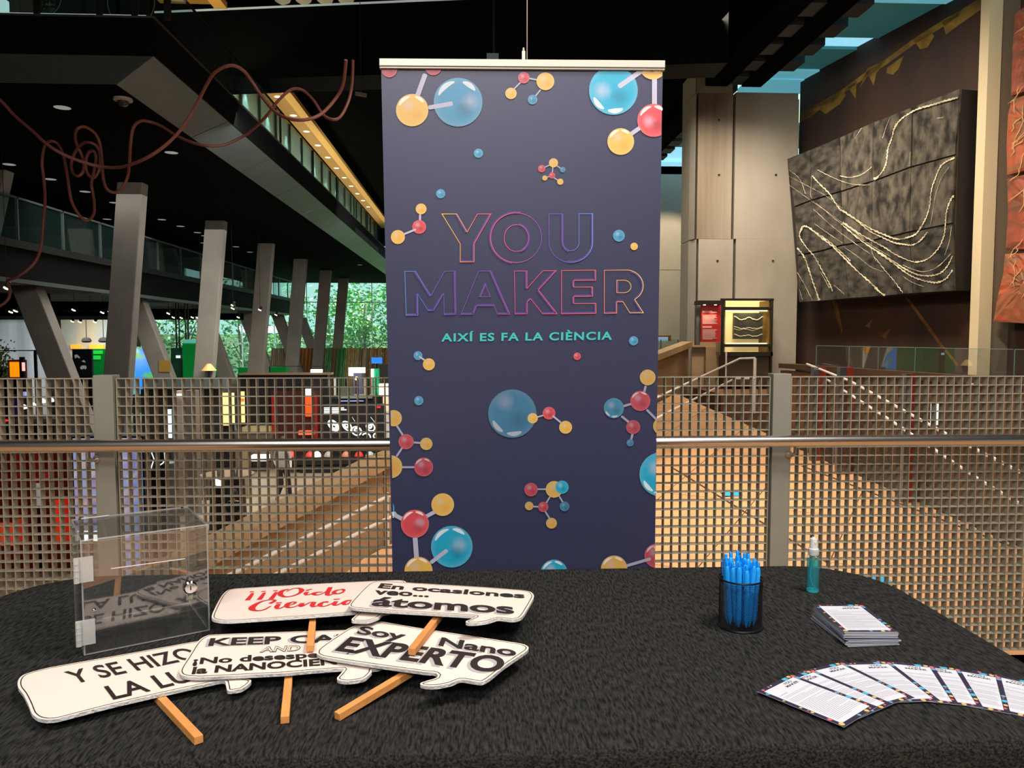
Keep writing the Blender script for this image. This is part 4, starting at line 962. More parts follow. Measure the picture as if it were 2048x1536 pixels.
def tree(x, y, h, seed, crown, lab):
    rnd = random.Random(seed); t_ = thing('court_tree', (x, y, ZH), lab, 'tree', 'trees in the planted court')
    b = MB(); b.tube([(x + .15 * sin(k), y, ZH + h * k / 6) for k in range(7)], .12, 7, rr=[.16 - .018 * k for k in range(7)])
    for k in range(5):
        a = rnd.random() * 6.3; z = ZH + h * (.45 + .1 * k); b.tube([(x, y, z), (x + cos(a) * 1.2, y + sin(a) * 1.0, z + 1.0)], .04, 5)
    b.build('trunk', mat('bark', (92, 80, 62), .9), t_)
    b = MB()
    cl_ = [(rnd.gauss(0, 1.1), rnd.gauss(0, .8), h * rnd.uniform(.25, 1.05), rnd.uniform(.4, .9)) for _ in range(16)]
    for i in range(1700):
        c0 = rnd.choice(cl_); p = Vector((x + c0[0] + rnd.gauss(0, c0[3]), y + c0[1] + rnd.gauss(0, c0[3]), ZH + c0[2] + rnd.gauss(0, c0[3] * .8)))
        s = rnd.uniform(.08, .24); d = Vector((rnd.gauss(0, 1), rnd.gauss(0, 1), rnd.gauss(-.3, .6))).normalized(); e = d.cross(Vector((rnd.random(), rnd.random(), 1))).normalized()
        g = rnd.random(); c = mixc(lin(crown[0]), lin(crown[1]), g)
        b.add([p, p + d * s * .7 + e * s * .5, p + d * s * 1.6, p + d * s * .7 - e * s * .5], [(0, 1, 2, 3)], [c] * 4)
    tag(b.build('foliage', vcol_mat('leaves', .55), t_), kind='stuff')
tl_ = [(-7.0, 50, 6.5, ((60, 110, 50), (130, 170, 90)), 'bright green tree right of the last column'), (-9.6, 52, 7, ((40, 90, 60), (100, 150, 100)), 'tree with bluish leaves behind the far glass'), (-5.0, 53, 7.5, ((50, 96, 50), (110, 160, 100)), 'tall tree beside the banner behind the far glass'),
       (-12.5, 50.5, 6.5, ((60, 120, 60), (150, 190, 120)), 'light green tree behind the fourth column'), (-15.5, 52, 6.8, ((50, 110, 70), (120, 170, 110)), 'tree behind the third column'), (-18.5, 51, 6.2, ((60, 110, 60), (120, 160, 90)), 'farthest left tree behind the glass'), (-2.8, 51, 7, ((50, 90, 40), (110, 150, 70)), 'tree hidden mostly by the banner'), (-8.2, 56, 8, ((50, 90, 50), (90, 140, 80)), 'dark tree at the back of the court')]
for i, (x, y, h, cr, lb) in enumerate(tl_): tree(x, y, h, 20 + i, cr, lb)
# ================================================================== WOODEN RAMP
m_wood = mat('ramp_wood', (196, 150, 106), .42, var=.10, vscale=2.2, stretch=(1, 1, 1), spec=.4)
m_woodd = mat('parapet_wood', (152, 126, 92), .5, var=.08, vscale=3)
Mx, My = -1.05, 9.5; ux_, uy_ = .5595, .8288
def rz(x, y): s = (x - Mx) * ux_ + (y - My) * uy_; return -2.56 + CZ + .118 * min(s, 11.5) 
def RP(s, c, dz=0):   # s along the ramp, c across it to the right
    x = Mx + s * ux_ + c * uy_; y = My + s * uy_ - c * ux_; return Vector((x, y, -2.56 + CZ + .118 * s + dz))
RAMP = thing('wooden_ramp', (2, 9, -2), 'wide wooden ramp floor sloping down beyond the railing', 'ramp')
def rclip(poly):
    """keep the part between the hall edge below the railing (y>3.2) and the right-hand foot wall"""
    def clip(P, f, g):
        out = []
        for i in range(len(P)):
            a, b_ = P[i], P[(i + 1) % len(P)]; fa, fb = f(a), f(b_)
            if fa >= 0: out.append(a)
            if (fa >= 0) != (fb >= 0): t = fa / (fa - fb); out.append(a + (b_ - a) * t)
        return out
    P = clip(poly, lambda p: p.y - 3.3, None)
    if len(P) > 2: P = clip(P, lambda p: (5.88 + (8.25 - p.y) * .112) - p.x, None)
    if len(P) > 2: P = clip(P, lambda p: 19.3 - p.y, None)
    return P
m_w2 = mat('ramp_wood_light', (206, 158, 112), .42, var=.08, vscale=2.5); m_w3 = mat('ramp_wood_dark', (186, 142, 100), .45, var=.08, vscale=2.5)
rnd = random.Random(2)
c = 0.0
while c < 11:
    w = 1.22; s = -12 + rnd.uniform(0, 1.2)
    while s < 12:
        L = 2.44
        P = rclip([RP(s + .006, c + .006), RP(s + L - .006, c + .006), RP(s + L - .006, c + w - .006), RP(s + .006, c + w - .006)])
        if len(P) > 2:
            b = MB(); b.prism(P, (0, 0, -.04)); b.build('plank', rnd.choice((m_wood, m_wood, m_w2, m_w3)), RAMP)
        s += L
    c += w
P = rclip([RP(-12, 0, -.03), RP(12, 0, -.03), RP(12, 13, -.03), RP(-12, 13, -.03)])
b = MB(); b.prism(P, (0, 0, -.1)); b.build('ramp_base', mat('ramp_gap', (92, 58, 34), .8), RAMP)
# blue floor stickers
m_stk = mat('sticker_blue', (40, 160, 215), .5)
for (px, py, w, h) in ((1470, 987, .36, .22), (1762, 1160, .20, .16)):
    # intersect the ramp plane
    p0 = RP(0, 0, .004); n = (RP(1, 0) - RP(0, 0)).cross(RP(0, 1) - RP(0, 0)).normalized(); q = Plane(p0, n).at(px, py)
    b = MB(); U = Vector((1, 0, 0)); V = n.cross(U).normalized() * (1 if n.z > 0 else -1)
    b.prism([q - U * w / 2 - V * h / 2, q + U * w / 2 - V * h / 2, q + U * w / 2 + V * h / 2, q - U * w / 2 + V * h / 2], (0, 0, .002))
    tag(b.build('floor_sticker', m_stk), 'blue sticker on the wooden ramp left of the right post' if px < 1500 else 'small blue sticker on the ramp beyond the rounded table corner', 'sticker')
_n = (RP(1, 0) - RP(0, 0)).cross(RP(0, 1) - RP(0, 0)).normalized(); _pl = Plane(RP(0, 0, .002), _n)
for a_, b_ in (((1347, 937), (1660, 1128)), ((1604, 932), (2036, 1098))):
    b = MB(); b.bar(_pl.at(*a_), _pl.at(*b_), .03, .006, _n); b.build('expansion_joint', mat('joint_dark', (52, 34, 24), .8), RAMP)
# parapet on the far (left) side
A_ = onY(1385, 683, 19); M_ = onY(780, 912, 9.5); B_ = onY(424, 1099, 6.5); L_ = onY(1440, 683, 18.9)
PAR = thing('wooden_parapet', (M_.x, M_.y, -2), 'wooden parapet wall climbing along the far side of the ramp', 'parapet')
C_ = B_ + (B_ - M_) * 1.2
path = [C_, B_, M_, A_, L_]
def offs(p, d): return Vector((p.x, p.y, p.z)) + Vector(d)
b = MB()
for a, c2 in zip(path, path[1:]):
    t_ = (c2 - a); t_.z = 0; n = Vector((-t_.y, t_.x, 0)).normalized() * .28   # thickness away from the viewer
    b.add([a, c2, c2 + n, a + n, a - Vector((0, 0, .14)), c2 - Vector((0, 0, .14)), c2 + n - Vector((0, 0, .14)), a + n - Vector((0, 0, .14))], [(0, 1, 2, 3), (4, 7, 6, 5), (0, 4, 5, 1), (3, 2, 6, 7), (0, 3, 7, 4), (1, 5, 6, 2)])
b.build('coping', mat('coping_wood', (166, 138, 102), .5, var=.06, vscale=3), PAR)
b = MB()
for a, c2 in zip(path, path[1:]):
    t_ = (c2 - a); t_.z = 0; n = Vector((-t_.y, t_.x, 0)).normalized()
    i0, i1 = n * .10, n * .22
    lo = [a + i0, c2 + i0, c2 + i1, a + i1]
    b.add([p - Vector((0, 0, .14)) for p in lo] + [p - Vector((0, 0, 1.35 if k in (0, 1, 2, 3) else 1)) for k, p in enumerate(lo)], [(0, 1, 2, 3), (4, 7, 6, 5), (0, 4, 5, 1), (3, 2, 6, 7), (0, 3, 7, 4), (1, 5, 6, 2)])
b.build('wall_panel', m_woodd, PAR)
b = MB(); b.prism([(L_.x - .35, L_.y, L_.z - .14), (L_.x + .06, L_.y, L_.z - .14), (L_.x + .06, L_.y + .3, L_.z - .14), (L_.x - .35, L_.y + .3, L_.z - .14)], (0, 0, -2.6)); b.build('end_pier', m_woodd, PAR)
# vertical faces hanging below the hall side of the ramp
b = MB()
for a, c2 in zip(path[:-1], path[1:-1]): b.add([a - Vector((0, -.2, 1.2)), c2 - Vector((0, -.2, 1.2)), Vector((c2.x, c2.y + .2, ZH)), Vector((a.x, a.y + .2, ZH))], [(0, 1, 2, 3)])
b.build('outer_wall', mat('parapet_outer', (140, 112, 82), .6), PAR)
# handrails along the parapet
m_rail = mat('satin_rail', (235, 232, 226), .35, .35)
HRL = thing('ramp_handrail', (1, 9, -1), 'double satin steel handrail along the inside of the wooden parapet', 'handrail')
for pts in ([(1510, 716, 15.4), (1480, 717, 15.4), (1310, 797, 12.2), (775, 993, 8.3), (430, 1165, 5.9)], [(1510, 757, 15.3), (1470, 757, 15.3), (1310, 838, 12.1), (775, 1037, 8.25), (520, 1165, 6.4)]):
    P3 = [onY(*p) for p in pts]; b = MB(); b.tube(P3, .020, 8); b.build('rail', m_rail, HRL, smooth=True)
e0 = onY(1510, 716, 15.4); b = MB(); b.tube([e0, Vector((e0.x, e0.y, rz(e0.x, e0.y) + .0))], .035, 8); b.build('post', m_rail, HRL, smooth=True)
for (px, py, Y) in ((1310, 820, 12.15), (775, 1040, 8.25), (1452, 735, 14.9)):
    p = onY(px, py, Y); b = MB(); b.tube([p + Vector((0, 0, .3)), Vector((p.x, p.y, rz(p.x, p.y)))], .018, 8); b.build('post', m_rail, HRL, smooth=True)
# ================================================================== RIGHT-HAND STAIR WALL, POSTS AND GLASS
FWx = lambda y: 5.88 + (8.25 - y) * .112
m_brn = mat('brown_stair_wood', (84, 62, 44), .55, var=.2, vscale=2)
SW = thing('stair_wall', (5.8, 10, -1), 'dark brown wooden stair wall along the right side of the ramp', 'wall')
ys = [5.0 + k * 1.17 for k in range(8)]
for y0, y1 in zip(ys, ys[1:]):
    x0, x1 = FWx(y0), FWx(y1); zt0, zt1 = 1.35 - (.45 + .0 * y0), 1.35 - .45
    b = MB(); z0b, z1b = rz(x0, y0) - .1, rz(x1, y1) - .1
    b.add([(x0, y0 + .01, z0b), (x1, y1, z1b), (x1 + .12, y1, z1b), (x0 + .12, y0 + .01, z0b), (x0, y0 + .01, zt0 - .12), (x1, y1, zt1 - .12), (x1 + .12, y1, zt1 - .12), (x0 + .12, y0 + .01, zt0 - .12)], [(0, 3, 2, 1), (4, 5, 6, 7), (0, 1, 5, 4), (1, 2, 6, 5), (2, 3, 7, 6), (3, 0, 4, 7)])
    b.build('panel', m_brn if int(y0 * 3) % 2 else mat('brown_stair_wood_b', (100, 74, 52), .55, var=.2, vscale=2), SW)
b = MB(); b.bar((FWx(5) + .06, 5, .86), (FWx(13.2) + .06, 13.2, .86), .2, .08); b.build('cap_board', mat('stair_cap', (70, 52, 36), .5), SW)
b = MB(); b.bar((FWx(5) - .03, 5, rz(FWx(5), 5) + .12), (FWx(13.2) - .03, 13.2, rz(FWx(13.2), 13.2) + .12), .05, .22); b.build('kick_strip', mat('kick_grey', (70, 64, 56), .5), SW)
m_sglass = glass_mat('stair_glass', (.95, .97, .96), 1.75, 0., .01, (.2, .3, .28))
GB = thing('glass_balustrade', (5.8, 10, .9), 'frameless greenish glass balustrade on top of the brown stair wall, right', 'railing')
pxs = [1625, 1690, 1748, 1821, 2018, 2300]
ypos = []
for px in pxs:
    r_ = ray(px, 700); k = r_.x / r_.y; ypos.append((5.88 + 8.25 * .112 - 0) / (k + .112))
for i, (ya, yb) in enumerate(zip(ypos, ypos[1:])):
    zt0 = 1.215; b = MB()
    A = Vector((FWx(ya) + .06, ya - .012, .88)); B = Vector((FWx(yb) + .06, yb + .012, .88)); n = Vector((.0115, .0013, 0))
    b.prism([A, B, B + n, A + n], (0, 0, zt0 - .88)); b.build('glass_panel', m_sglass, GB)
    b = MB(); b.bar(A + Vector((0, 0, zt0 - .88 + .004)), B + Vector((0, 0, zt0 - .88 + .004)), .010, .006); b.bar(A, A + Vector((0, 0, zt0 - .88)), .008, .008, (1, 0, 0)); b.build('glass_edge', mat('glass_edge', (110, 150, 140), .3), GB)
m_redp = mat('red_post', (150, 52, 36), .4); m_blup = mat('steel_post', (120, 130, 140), .3, .8)
for px, nm in ((1640, 'red and steel newel post at the far end of the stair glass'), (1694, 'red and steel newel post, second from the far end of the stair glass'), (1822, 'thin red newel post in front of the blue globe reflection')):
    p = onY(px, 735 if px < 1700 else 748, ypos[0] - .5 if px == 1640 else (ypos[1] - .4 if px == 1694 else ypos[3] - .3)); t_ = thing('newel_post', (p.x, p.y, rz(p.x, p.y)), nm, 'post')
    w = .05 if px < 1800 else .03
    b = MB(); b.box((p.x, p.y, rz(p.x, p.y)), (p.x + w * 2, p.y + .1, p.z)); b.build('red_plate', m_redp, t_)
    b = MB(); b.box((p.x - w * 2, p.y, rz(p.x, p.y)), (p.x, p.y + .1, p.z + .0)); b.build('steel_plate', m_blup, t_)
STH = thing('stair_handrail', (5.6, 9, .2), 'pair of steel stair handrails descending to the right in front of the brown wall', 'handrail')
for pts in ([(1632, 728, 12.2), (1700, 762, 10.6), (1900, 872, 8.0), (2048, 948, 7.0)], [(1655, 760, 11.6), (1780, 840, 9.2), (1960, 960, 7.6), (2060, 1020, 7.0)]):
    P3 = [onY(*p) for p in pts]; P3 = [Vector((min(p.x, FWx(p.y) - .08), p.y, p.z)) for p in P3]
    b = MB(); b.tube(P3, .018, 8); b.build('rail', m_rail, STH, smooth=True)
for px, a, c2, Y in ((1875, 812, 866, 8.6),):
    b = MB(); p = onY(1868.5, 808, 7.9); q = onY(1876, 850, 7.9); b.box((p.x, 7.9, q.z), (q.x, 7.96, p.z)); tag(b.build('light_strip', mat('cool_glow', (205, 240, 245), .4, emit=1.3)), 'short upright glowing strip in front of the brown stair wall', 'lamp')
# ================================================================== LANDING, CONCRETE COLUMN AND WALL
m_cw = mat('formwork_concrete', (150, 142, 130), .75, var=.08, vscale=1.0, bump=.15, bscale=12, rgb2=(136, 128, 114), stretch=(1, 1, .5))
m_cw2 = mat('formwork_concrete_b', (142, 132, 116), .75, var=.08, vscale=.8, rgb2=(112, 98, 80), stretch=(3.2, 3.2, .12))
LZ = .15
s_ = MB(); s_.box((3.6, 19.0, LZ - .2), (9, 30, LZ)); struct(s_.build('floor_landing', m_woodd))
s_ = MB(); s_.box((5.45, 16.8, LZ - 2.0), (9, 19.0, LZ - .05)); struct(s_.build('trim_3', mat('landing_front', (110, 72, 44), .6, var=.15, vscale=2)))
YW2 = 19.3
CW = bpy.data.objects.new('wall_concrete', None); COL.objects.link(CW); CW.location = (6, YW2, 0); struct(CW)
def cpan(x0, x1, y0, y1, m=m_cw, Y=YW2, d=.5):
    a = onY(x0, y1, Y); b_ = onY(x1, y0, Y); b = MB(); b.box((a.x + .003, Y, a.z + .006), (b_.x - .003, Y + d, b_.z - .006)); return b.build('panel', m, CW)
LZp = 675 + (CZ - LZ) / YW2 * F
rows = [96, 186, 478, LZp]
for r0, r1 in zip(rows, rows[1:]): cpan(1393, 1467, r0, r1, m_cw if r0 != 186 else m_cw2, YW2 - .12, 1.2)
for r0, r1 in zip(rows[1:], rows[2:]): cpan(1467, 1597, r0, r1, m_cw, YW2 - .1, .5)
# chamfered left side of the column, light on it put into a paler colour
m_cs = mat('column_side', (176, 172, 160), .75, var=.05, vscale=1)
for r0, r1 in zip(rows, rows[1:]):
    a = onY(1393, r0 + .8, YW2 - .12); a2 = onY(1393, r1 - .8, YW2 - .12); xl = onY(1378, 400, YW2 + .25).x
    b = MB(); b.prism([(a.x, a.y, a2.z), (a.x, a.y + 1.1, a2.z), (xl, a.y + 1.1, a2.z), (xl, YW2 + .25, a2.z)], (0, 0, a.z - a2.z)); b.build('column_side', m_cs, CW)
for (px, py) in ((1435, 522), (1546, 522), (1438, 350), (1438, 240), (1552, 350)):
    p = onY(px, py, YW2 - (.125 if px < 1467 else .104)); b = MB(); b.lathe([(.035, 0), (.035, -.006), (.022, -.006), (.018, .0)], p, 14, MY if False else Matrix(((1, 0, 0), (0, 0, 1), (0, 1, 0)))); b.build('tie_hole', mat('tie_hole', (96, 88, 74), .9), CW)
b = MB(); a = onY(1593, 200, YW2 - .01); c2 = onY(1601, LZp, YW2 - .01); b.box((a.x, YW2 - .06, c2.z), (a.x + .05, YW2, a.z)); b.build('edge_trim', mat('edge_cream', (196, 178, 146), .6), CW)
# far lit wall left of the column
a = onY(1000, 345, 30); c2 = onY(1400, 700, 30)
s_ = MB(); yj = onY(1350, 540, 30).z
s_.box((a.x, 30, ZH), (9.5, 30.3, yj - .01)); s_.box((a.x, 30, yj + .01), (9.5, 30.3, a.z)); s_.box((a.x, 30.05, ZH), (9.5, 30.3, a.z)); struct(s_.build('wall_landing', mat('far_concrete', (190, 182, 166), .75, var=.05, vscale=1)))
b = MB(); pbox(b, 1366, 600, 1373, 690, 24, .3, LZ); tag(b.build('slatted_screen', mat('dark_slats', (44, 36, 30), .7)), 'narrow dark slatted screen beside the concrete column', 'screen')
t_ = thing('wall_screen', onY(1328, 680, 26), 'small orange-framed screen at the far left of the landing', 'screen'); b = MB(); pbox(b, 1314, 671, 1342, 682, 26, .2); b.build('frame', mat('orange_wood', (200, 112, 56), .5), t_); b = MB(); pbox(b, 1316, 674, 1336, 682, 25.97, .02); b.build('display', mat('pale_blue_screen', (150, 185, 220), .4, emit=.5), t_)
t_ = thing('landing_glass', onY(1345, 700, 23), 'clear glass guard with thin dark uprights behind the parapet', 'railing')
b = MB(); pbox(b, 1312, 679, 1382, 720, 23, .02, LZ); b.build('glass_panel', m_bgl, t_)
for px in (1322, 1356): b = MB(); pbox(b, px - .8, 679, px + .8, 720, 22.97, .03); b.build('upright', m_bp, t_)
# ================================================================== CEILING RIBS AND SKYLIGHTS
ZB = 1.35 + 6.2
for x0, x1, lb, ye in ((6.62, 7.10, 'black roof beam ending at the concrete column', 19.2), (5.7, 6.25, 'black roof beam passing left of the concrete column', 29.5)):
    b = MB(); b.box((x0, -2, ZB), (x1, ye, ZR + .4)); b.m = 0
    o = b.build('roof_beam', m_blk); tag(o, lb, 'beam')
    y = 12.5; k = 0
    while y < ye - .8:
        b = MB(); b.box((x1, y, ZB + .06 + .0), (x1 + .42, y + .62, ZR + .1)); b.build('rib_block', mat('rib_grey', (44, 46, 48), .6), o); y += 1.02
m_sky1 = mat('skylight_glass', (120, 205, 222), .4, emit=.5, ecol=(112, 196, 216), var=.1, vscale=.7)
m_sky2 = mat('skylight_teal', (66, 120, 122), .5, emit=.20, ecol=(58, 130, 134), var=.25, vscale=.5); m_sky3 = mat('skylight_slot', (150, 220, 245), .4, emit=.95, ecol=(150, 218, 245))
def slab_strip(y0, y1, m, nm, x0=7.1, x1=13, dz=0.):
    b = MB(); b.box((x0, y0, ZR + dz), (x1, y1, ZR + .1 + dz)); struct(b.build(nm, m))
def YZ(py): return (ZR - CZ) * F / (675 - py)
nst = 0
for (p0, p1, m, dz) in ((-80, -12, m_sky2, .06), (-12, 0, m_sky1, 0), (0, 12, m_sky1, .02), (12, 84, m_sky2, .06), (84, 106, m_sky3, .12), (106, 146, m_sky2, .06), (146, 162, m_sky1, .02), (162, 190, m_sky1, .0)):
    nst += 1; b = MB(); b.box((7.1, YZ(p0 if p0 > -60 else -60) + .015, ZR + dz), (12.9, YZ(p1) - .015, ZR + dz + .1)); struct(b.build('window_skylight_%d' % nst, m))
for k, (p0, p1, m, dz) in enumerate(((255, 278, m_sky2, .05), (278, 300, m_sky2, .05), (300, 326, m_sky3, .1), (326, 345, m_sky3, 0))):
    nst += 1; b = MB(); b.box((6.3, YZ(p0) + .03, ZR + dz), (12.9, min(29.9, YZ(p1)) - .03, ZR + dz + .1)); struct(b.build('window_skylight_%d' % nst, m))
s_ = MB(); s_.box((6.7, 30.3, ZR), (14, 47, ZR + .3)); struct(s_.build('ceiling', m_blk))
# ================================================================== RUST WALL, STONE PANELS, PILASTER
wl = lambda off, y: 8.44 - off + .2 * (20 - y)
m_rust = mat('rust_wall', (66, 44, 34), .8, rgb2=(44, 32, 28), vscale=.9, stretch=(1, 1, .3), bump=.3, bscale=10)
s_ = MB(); 
s_.add([(wl(0, 20), 20, ZH), (wl(0, 6), 6, ZH), (wl(0, 6) + .4, 6, ZH), (wl(0, 20) + .4, 20, ZH), (wl(0, 20), 20, ZR + .3), (wl(0, 6), 6, ZR + .3), (wl(0, 6) + .4, 6, ZR + .3), (wl(0, 20) + .4, 20, ZR + .3)], [(0, 3, 2, 1), (4, 5, 6, 7), (0, 1, 5, 4), (1, 2, 6, 5), (2, 3, 7, 6), (3, 0, 4, 7)])
rw = struct(s_.build('wall_rust', m_rust))
WN = Vector((-1, -.2, 0)).normalized(); WP = Plane((wl(0, 20), 20, 2), WN)
def patch(pts, col, off, nm, rgh=.8):
    P = [WP.at(*p, off) for p in pts]; b = MB(); b.prism(P, WN * -.004); return b.build(nm, col, rw)
m_och = mat('ochre_paint', (138, 108, 34), .8, rgb2=(98, 76, 30), vscale=3); m_och2 = mat('ochre_streak', (128, 88, 36), .8, rgb2=(84, 54, 28), vscale=6)
CG = crop(1300, 0, 2.738)
for pts in ([(823, 622), (1050, 492), (1180, 395), (1300, 318), (1440, 215), (1540, 150), (1620, 100), (1700, 60), (1690, 90), (1560, 175), (1450, 240), (1300, 350), (1190, 420), (1060, 510), (1000, 560), (823, 668)], [(823, 622), (1050, 492), (1075, 520), (1040, 570), (960, 625), (930, 600), (880, 640), (823, 668)], [(1080, 475), (1130, 440), (1125, 540), (1100, 500)], [(1190, 375), (1300, 325), (1240, 400), (1225, 470), (1195, 410), (1150, 480)], [(1300, 370), (1390, 305), (1360, 380), (1330, 410), (1295, 400)],
            [(1440, 215), (1540, 160), (1555, 200), (1520, 260), (1480, 270)], [(1600, 120), (1850, -40), (1850, 25), (1760, 90), (1700, 130), (1620, 190)]):
    patch([CG(p) for p in pts], m_och, .006, 'ochre_patch')
CH5 = crop(1300, 400, 2.738)
for pts in ([(995, 545), (1025, 560), (1055, 710), (1050, 730), (1025, 660)], [(1395, 530), (1420, 545), (1530, 690), (1620, 820), (1600, 815), (1500, 680)], [(1620, 815), (1690, 900), (1680, 910), (1610, 825)], [(1085, 830), (1110, 905), (1095, 900)], [(1180, 690), (1220, 650), (1200, 700)], [(1260, 745), (1320, 700), (1290, 760)]):
    patch([CH5(p) for p in pts], m_och2, .006, 'ochre_streak')
m_redst = mat('red_stain', (96, 44, 28), .8)
# dark stone slab panels
SP = Plane((7.6, 20, 2), WN)
grid = [[(1575, 318), (1621, 300), (1680, 275), (1747, 245), (1824, 215), (1920, 178)],
        [(1588, 414), (1622, 401), (1681, 383), (1744, 363), (1822, 334), (1910, 310)],
        [(1595, 511), (1637, 503), (1686, 490), (1744, 481), (1819, 464), (1904, 447)],
        [(1598, 604), (1645, 601), (1698, 596), (1758, 592), (1826, 586), (1908, 581)]]
m_sto = mat('dark_slate', (74, 71, 65), .42, rgb2=(26, 26, 26), vscale=1.7, bump=.5, bscale=4, stretch=(1, 2.2, 3.6), spec=.45)
m_sto2 = mat('dark_slate_b', (92, 86, 76), .42, rgb2=(34, 33, 32), vscale=1.8, bump=.5, bscale=4, stretch=(1, 3.2, 2.0), spec=.45)
m_sides = mat('slab_side', (30, 26, 20), .8)
SL = thing('stone_slab', (8, 17, 2), 'huge dark grey rock slab with white curved veins, cut in fifteen panels, on the right wall', 'rock slab')
rnd = random.Random(9)
for r in range(3):
    for c in range(5):
        q = [grid[r][c], grid[r][c + 1], grid[r + 1][c + 1], grid[r + 1][c]]
        g0 = .9; gt = 0 if r == 0 else 1.6; gb_ = 0 if r == 2 else 1.6; q = [(q[0][0] + .6, q[0][1] + gt), (q[1][0] - .6, q[1][1] + gt), (q[2][0] - .6, q[2][1] - gb_), (q[3][0] + .6, q[3][1] - gb_)]
        o_ = rnd.uniform(-.02, .02); P = [SP.at(*p, o_) for p in q]
        b = MB(); b.prism(P, -WN * .05); b.build('panel', m_sto2 if c >= 2 and r < 2 else m_sto, SL)
b = MB(); P = [SP.at(*grid[0][5], -.05), SP.at(*grid[3][5], -.05)]; P = [P[0], P[1], P[1] - WN * .36, P[0] - WN * .36]
b = MB(); q = [SP.at(x, y, -.1) for x, y in (grid[0][0], grid[0][5], grid[3][5], grid[3][0])]; c_ = sum(q, Vector()) / 4; q = [SP.at(*g_, -.05) for g_ in (grid[0][0], grid[0][5], grid[3][5], grid[3][0])]; b.prism(q, -WN * .42); b.build('backing', m_sides, SL)
m_vein = mat('quartz_vein', (226, 212, 180), .5, rgb2=(140, 132, 114), vscale=3.0)
CV = crop(1560, 160, 3.34)
veins = [([(1185, 118), (1100, 140), (1020, 165), (930, 190), (860, 225), (800, 270), (765, 320), (745, 390), (720, 460), (712, 540), (690, 600), (650, 650), (628, 662)], 10),
 ([(1165, 520), (1110, 545), (1070, 580), (1040, 650), (1010, 740), (1000, 840), (975, 920), (940, 985), (905, 1030), (840, 1055), (780, 1062), (700, 1035), (610, 995), (520, 940), (430, 880), (390, 850), (330, 760), (260, 690), (215, 640)], 9),
 ([(1160, 770), (1135, 810), (1112, 880), (1105, 960), (1095, 1040), (1060, 1120), (1000, 1185), (940, 1212), (880, 1212), (780, 1170), (700, 1120), (620, 1075), (520, 1020), (420, 950)], 8),
 ([(985, 1015), (940, 1070), (890, 1100), (830, 1098), (760, 1085), (680, 1050), (600, 1010), (500, 930), (400, 865)], 8),
 ([(1152, 1175), (1120, 1240), (1070, 1290), (1000, 1308), (920, 1300), (850, 1270), (770, 1220), (680, 1160), (610, 1120), (500, 1040), (410, 960)], 8),
 ([(1152, 1270), (1110, 1325), (1050, 1352), (980, 1345), (900, 1320), (830, 1280), (740, 1210), (650, 1150)], 9),
 ([(1140, 1160), (1080, 1225), (1020, 1265), (950, 1280), (880, 1262), (820, 1235)], 4), ([(1130, 580), (1080, 650), (1040, 760), (1020, 880), (1000, 980)], 3), ([(1145, 980), (1130, 1080), (1100, 1170)], 3),
 ([(612, 580), (570, 615), (520, 640), (460, 650), (400, 640)], 5), ([(600, 700), (520, 700), (440, 685), (350, 650), (250, 600)], 4), ([(735, 250), (710, 310), (685, 390)], 4), ([(545, 320), (500, 390)], 4),
 ([(130, 1030), (150, 980), (190, 985), (260, 1040), (350, 1110), (430, 1190), (520, 1280), (600, 1350), (660, 1410), (700, 1440)], 13), ([(150, 990), (130, 1040), (170, 1110), (230, 1180), (280, 1270), (330, 1360), (350, 1410)], 10), ([(115, 1120), (160, 1180), (190, 1260), (220, 1350), (250, 1440), (260, 1470)], 12),
 ([(230, 1010), (330, 1080), (420, 1160), (470, 1210)], 7), ([(115, 1285), (160, 1360), (215, 1470)], 6), ([(630, 1180), (700, 1270), (760, 1340), (820, 1420)], 7), ([(130, 1400), (150, 1470)], 5), ([(270, 1280), (330, 1390)], 5),
 ([(60, 600), (130, 660), (170, 760), (150, 700)], 4), ([(55, 640), (170, 700), (300, 770), (420, 860)], 3), ([(60, 700), (200, 800), (330, 890), (450, 980), (560, 1060)], 3), ([(220, 860), (330, 960), (430, 1040), (600, 1160)], 4), ([(230, 960), (330, 1030), (420, 1090)], 4), ([(210, 640), (205, 760), (212, 790)], 3),
 ([(240, 820), (370, 930), (500, 1030), (620, 1110), (740, 1180)], 3), ([(420, 1110), (520, 1180), (610, 1250), (690, 1280)], 3), ([(620, 1060), (610, 1130), (640, 1210)], 3), ([(820, 1310), (880, 1350), (960, 1380)], 3), ([(870, 480), (862, 580)], 4), ([(1050, 255), (1090, 250)], 3), ([(360, 1370), (430, 1430)], 3)]
b = MB(); rnd = random.Random(6)
for pts, w in veins:
    s2 = cr_spline([(x, y, 0) for x, y in pts], 7); out = []; ws = []
    for i, p in enumerate(s2):
        j = (3.2 if w >= 7 else 1.4) * (1 if i % 2 else -1) * rnd.uniform(.4, 1); t_ = (s2[min(i + 1, len(s2) - 1)] - s2[max(i - 1, 0)]).normalized()
        q = CV((p.x - t_.y * j, p.y + t_.x * j)); out.append(SP.at(*q, .028)); ws.append(w / 3.34 * (.0105 if w >= 8 else .0085) * rnd.uniform(.4, 1.3))
    b.ribbon(out, ws, WN)
tag(b.build('vein', m_vein, SL), 'white quartz veins sweeping in curves', kind='stuff')
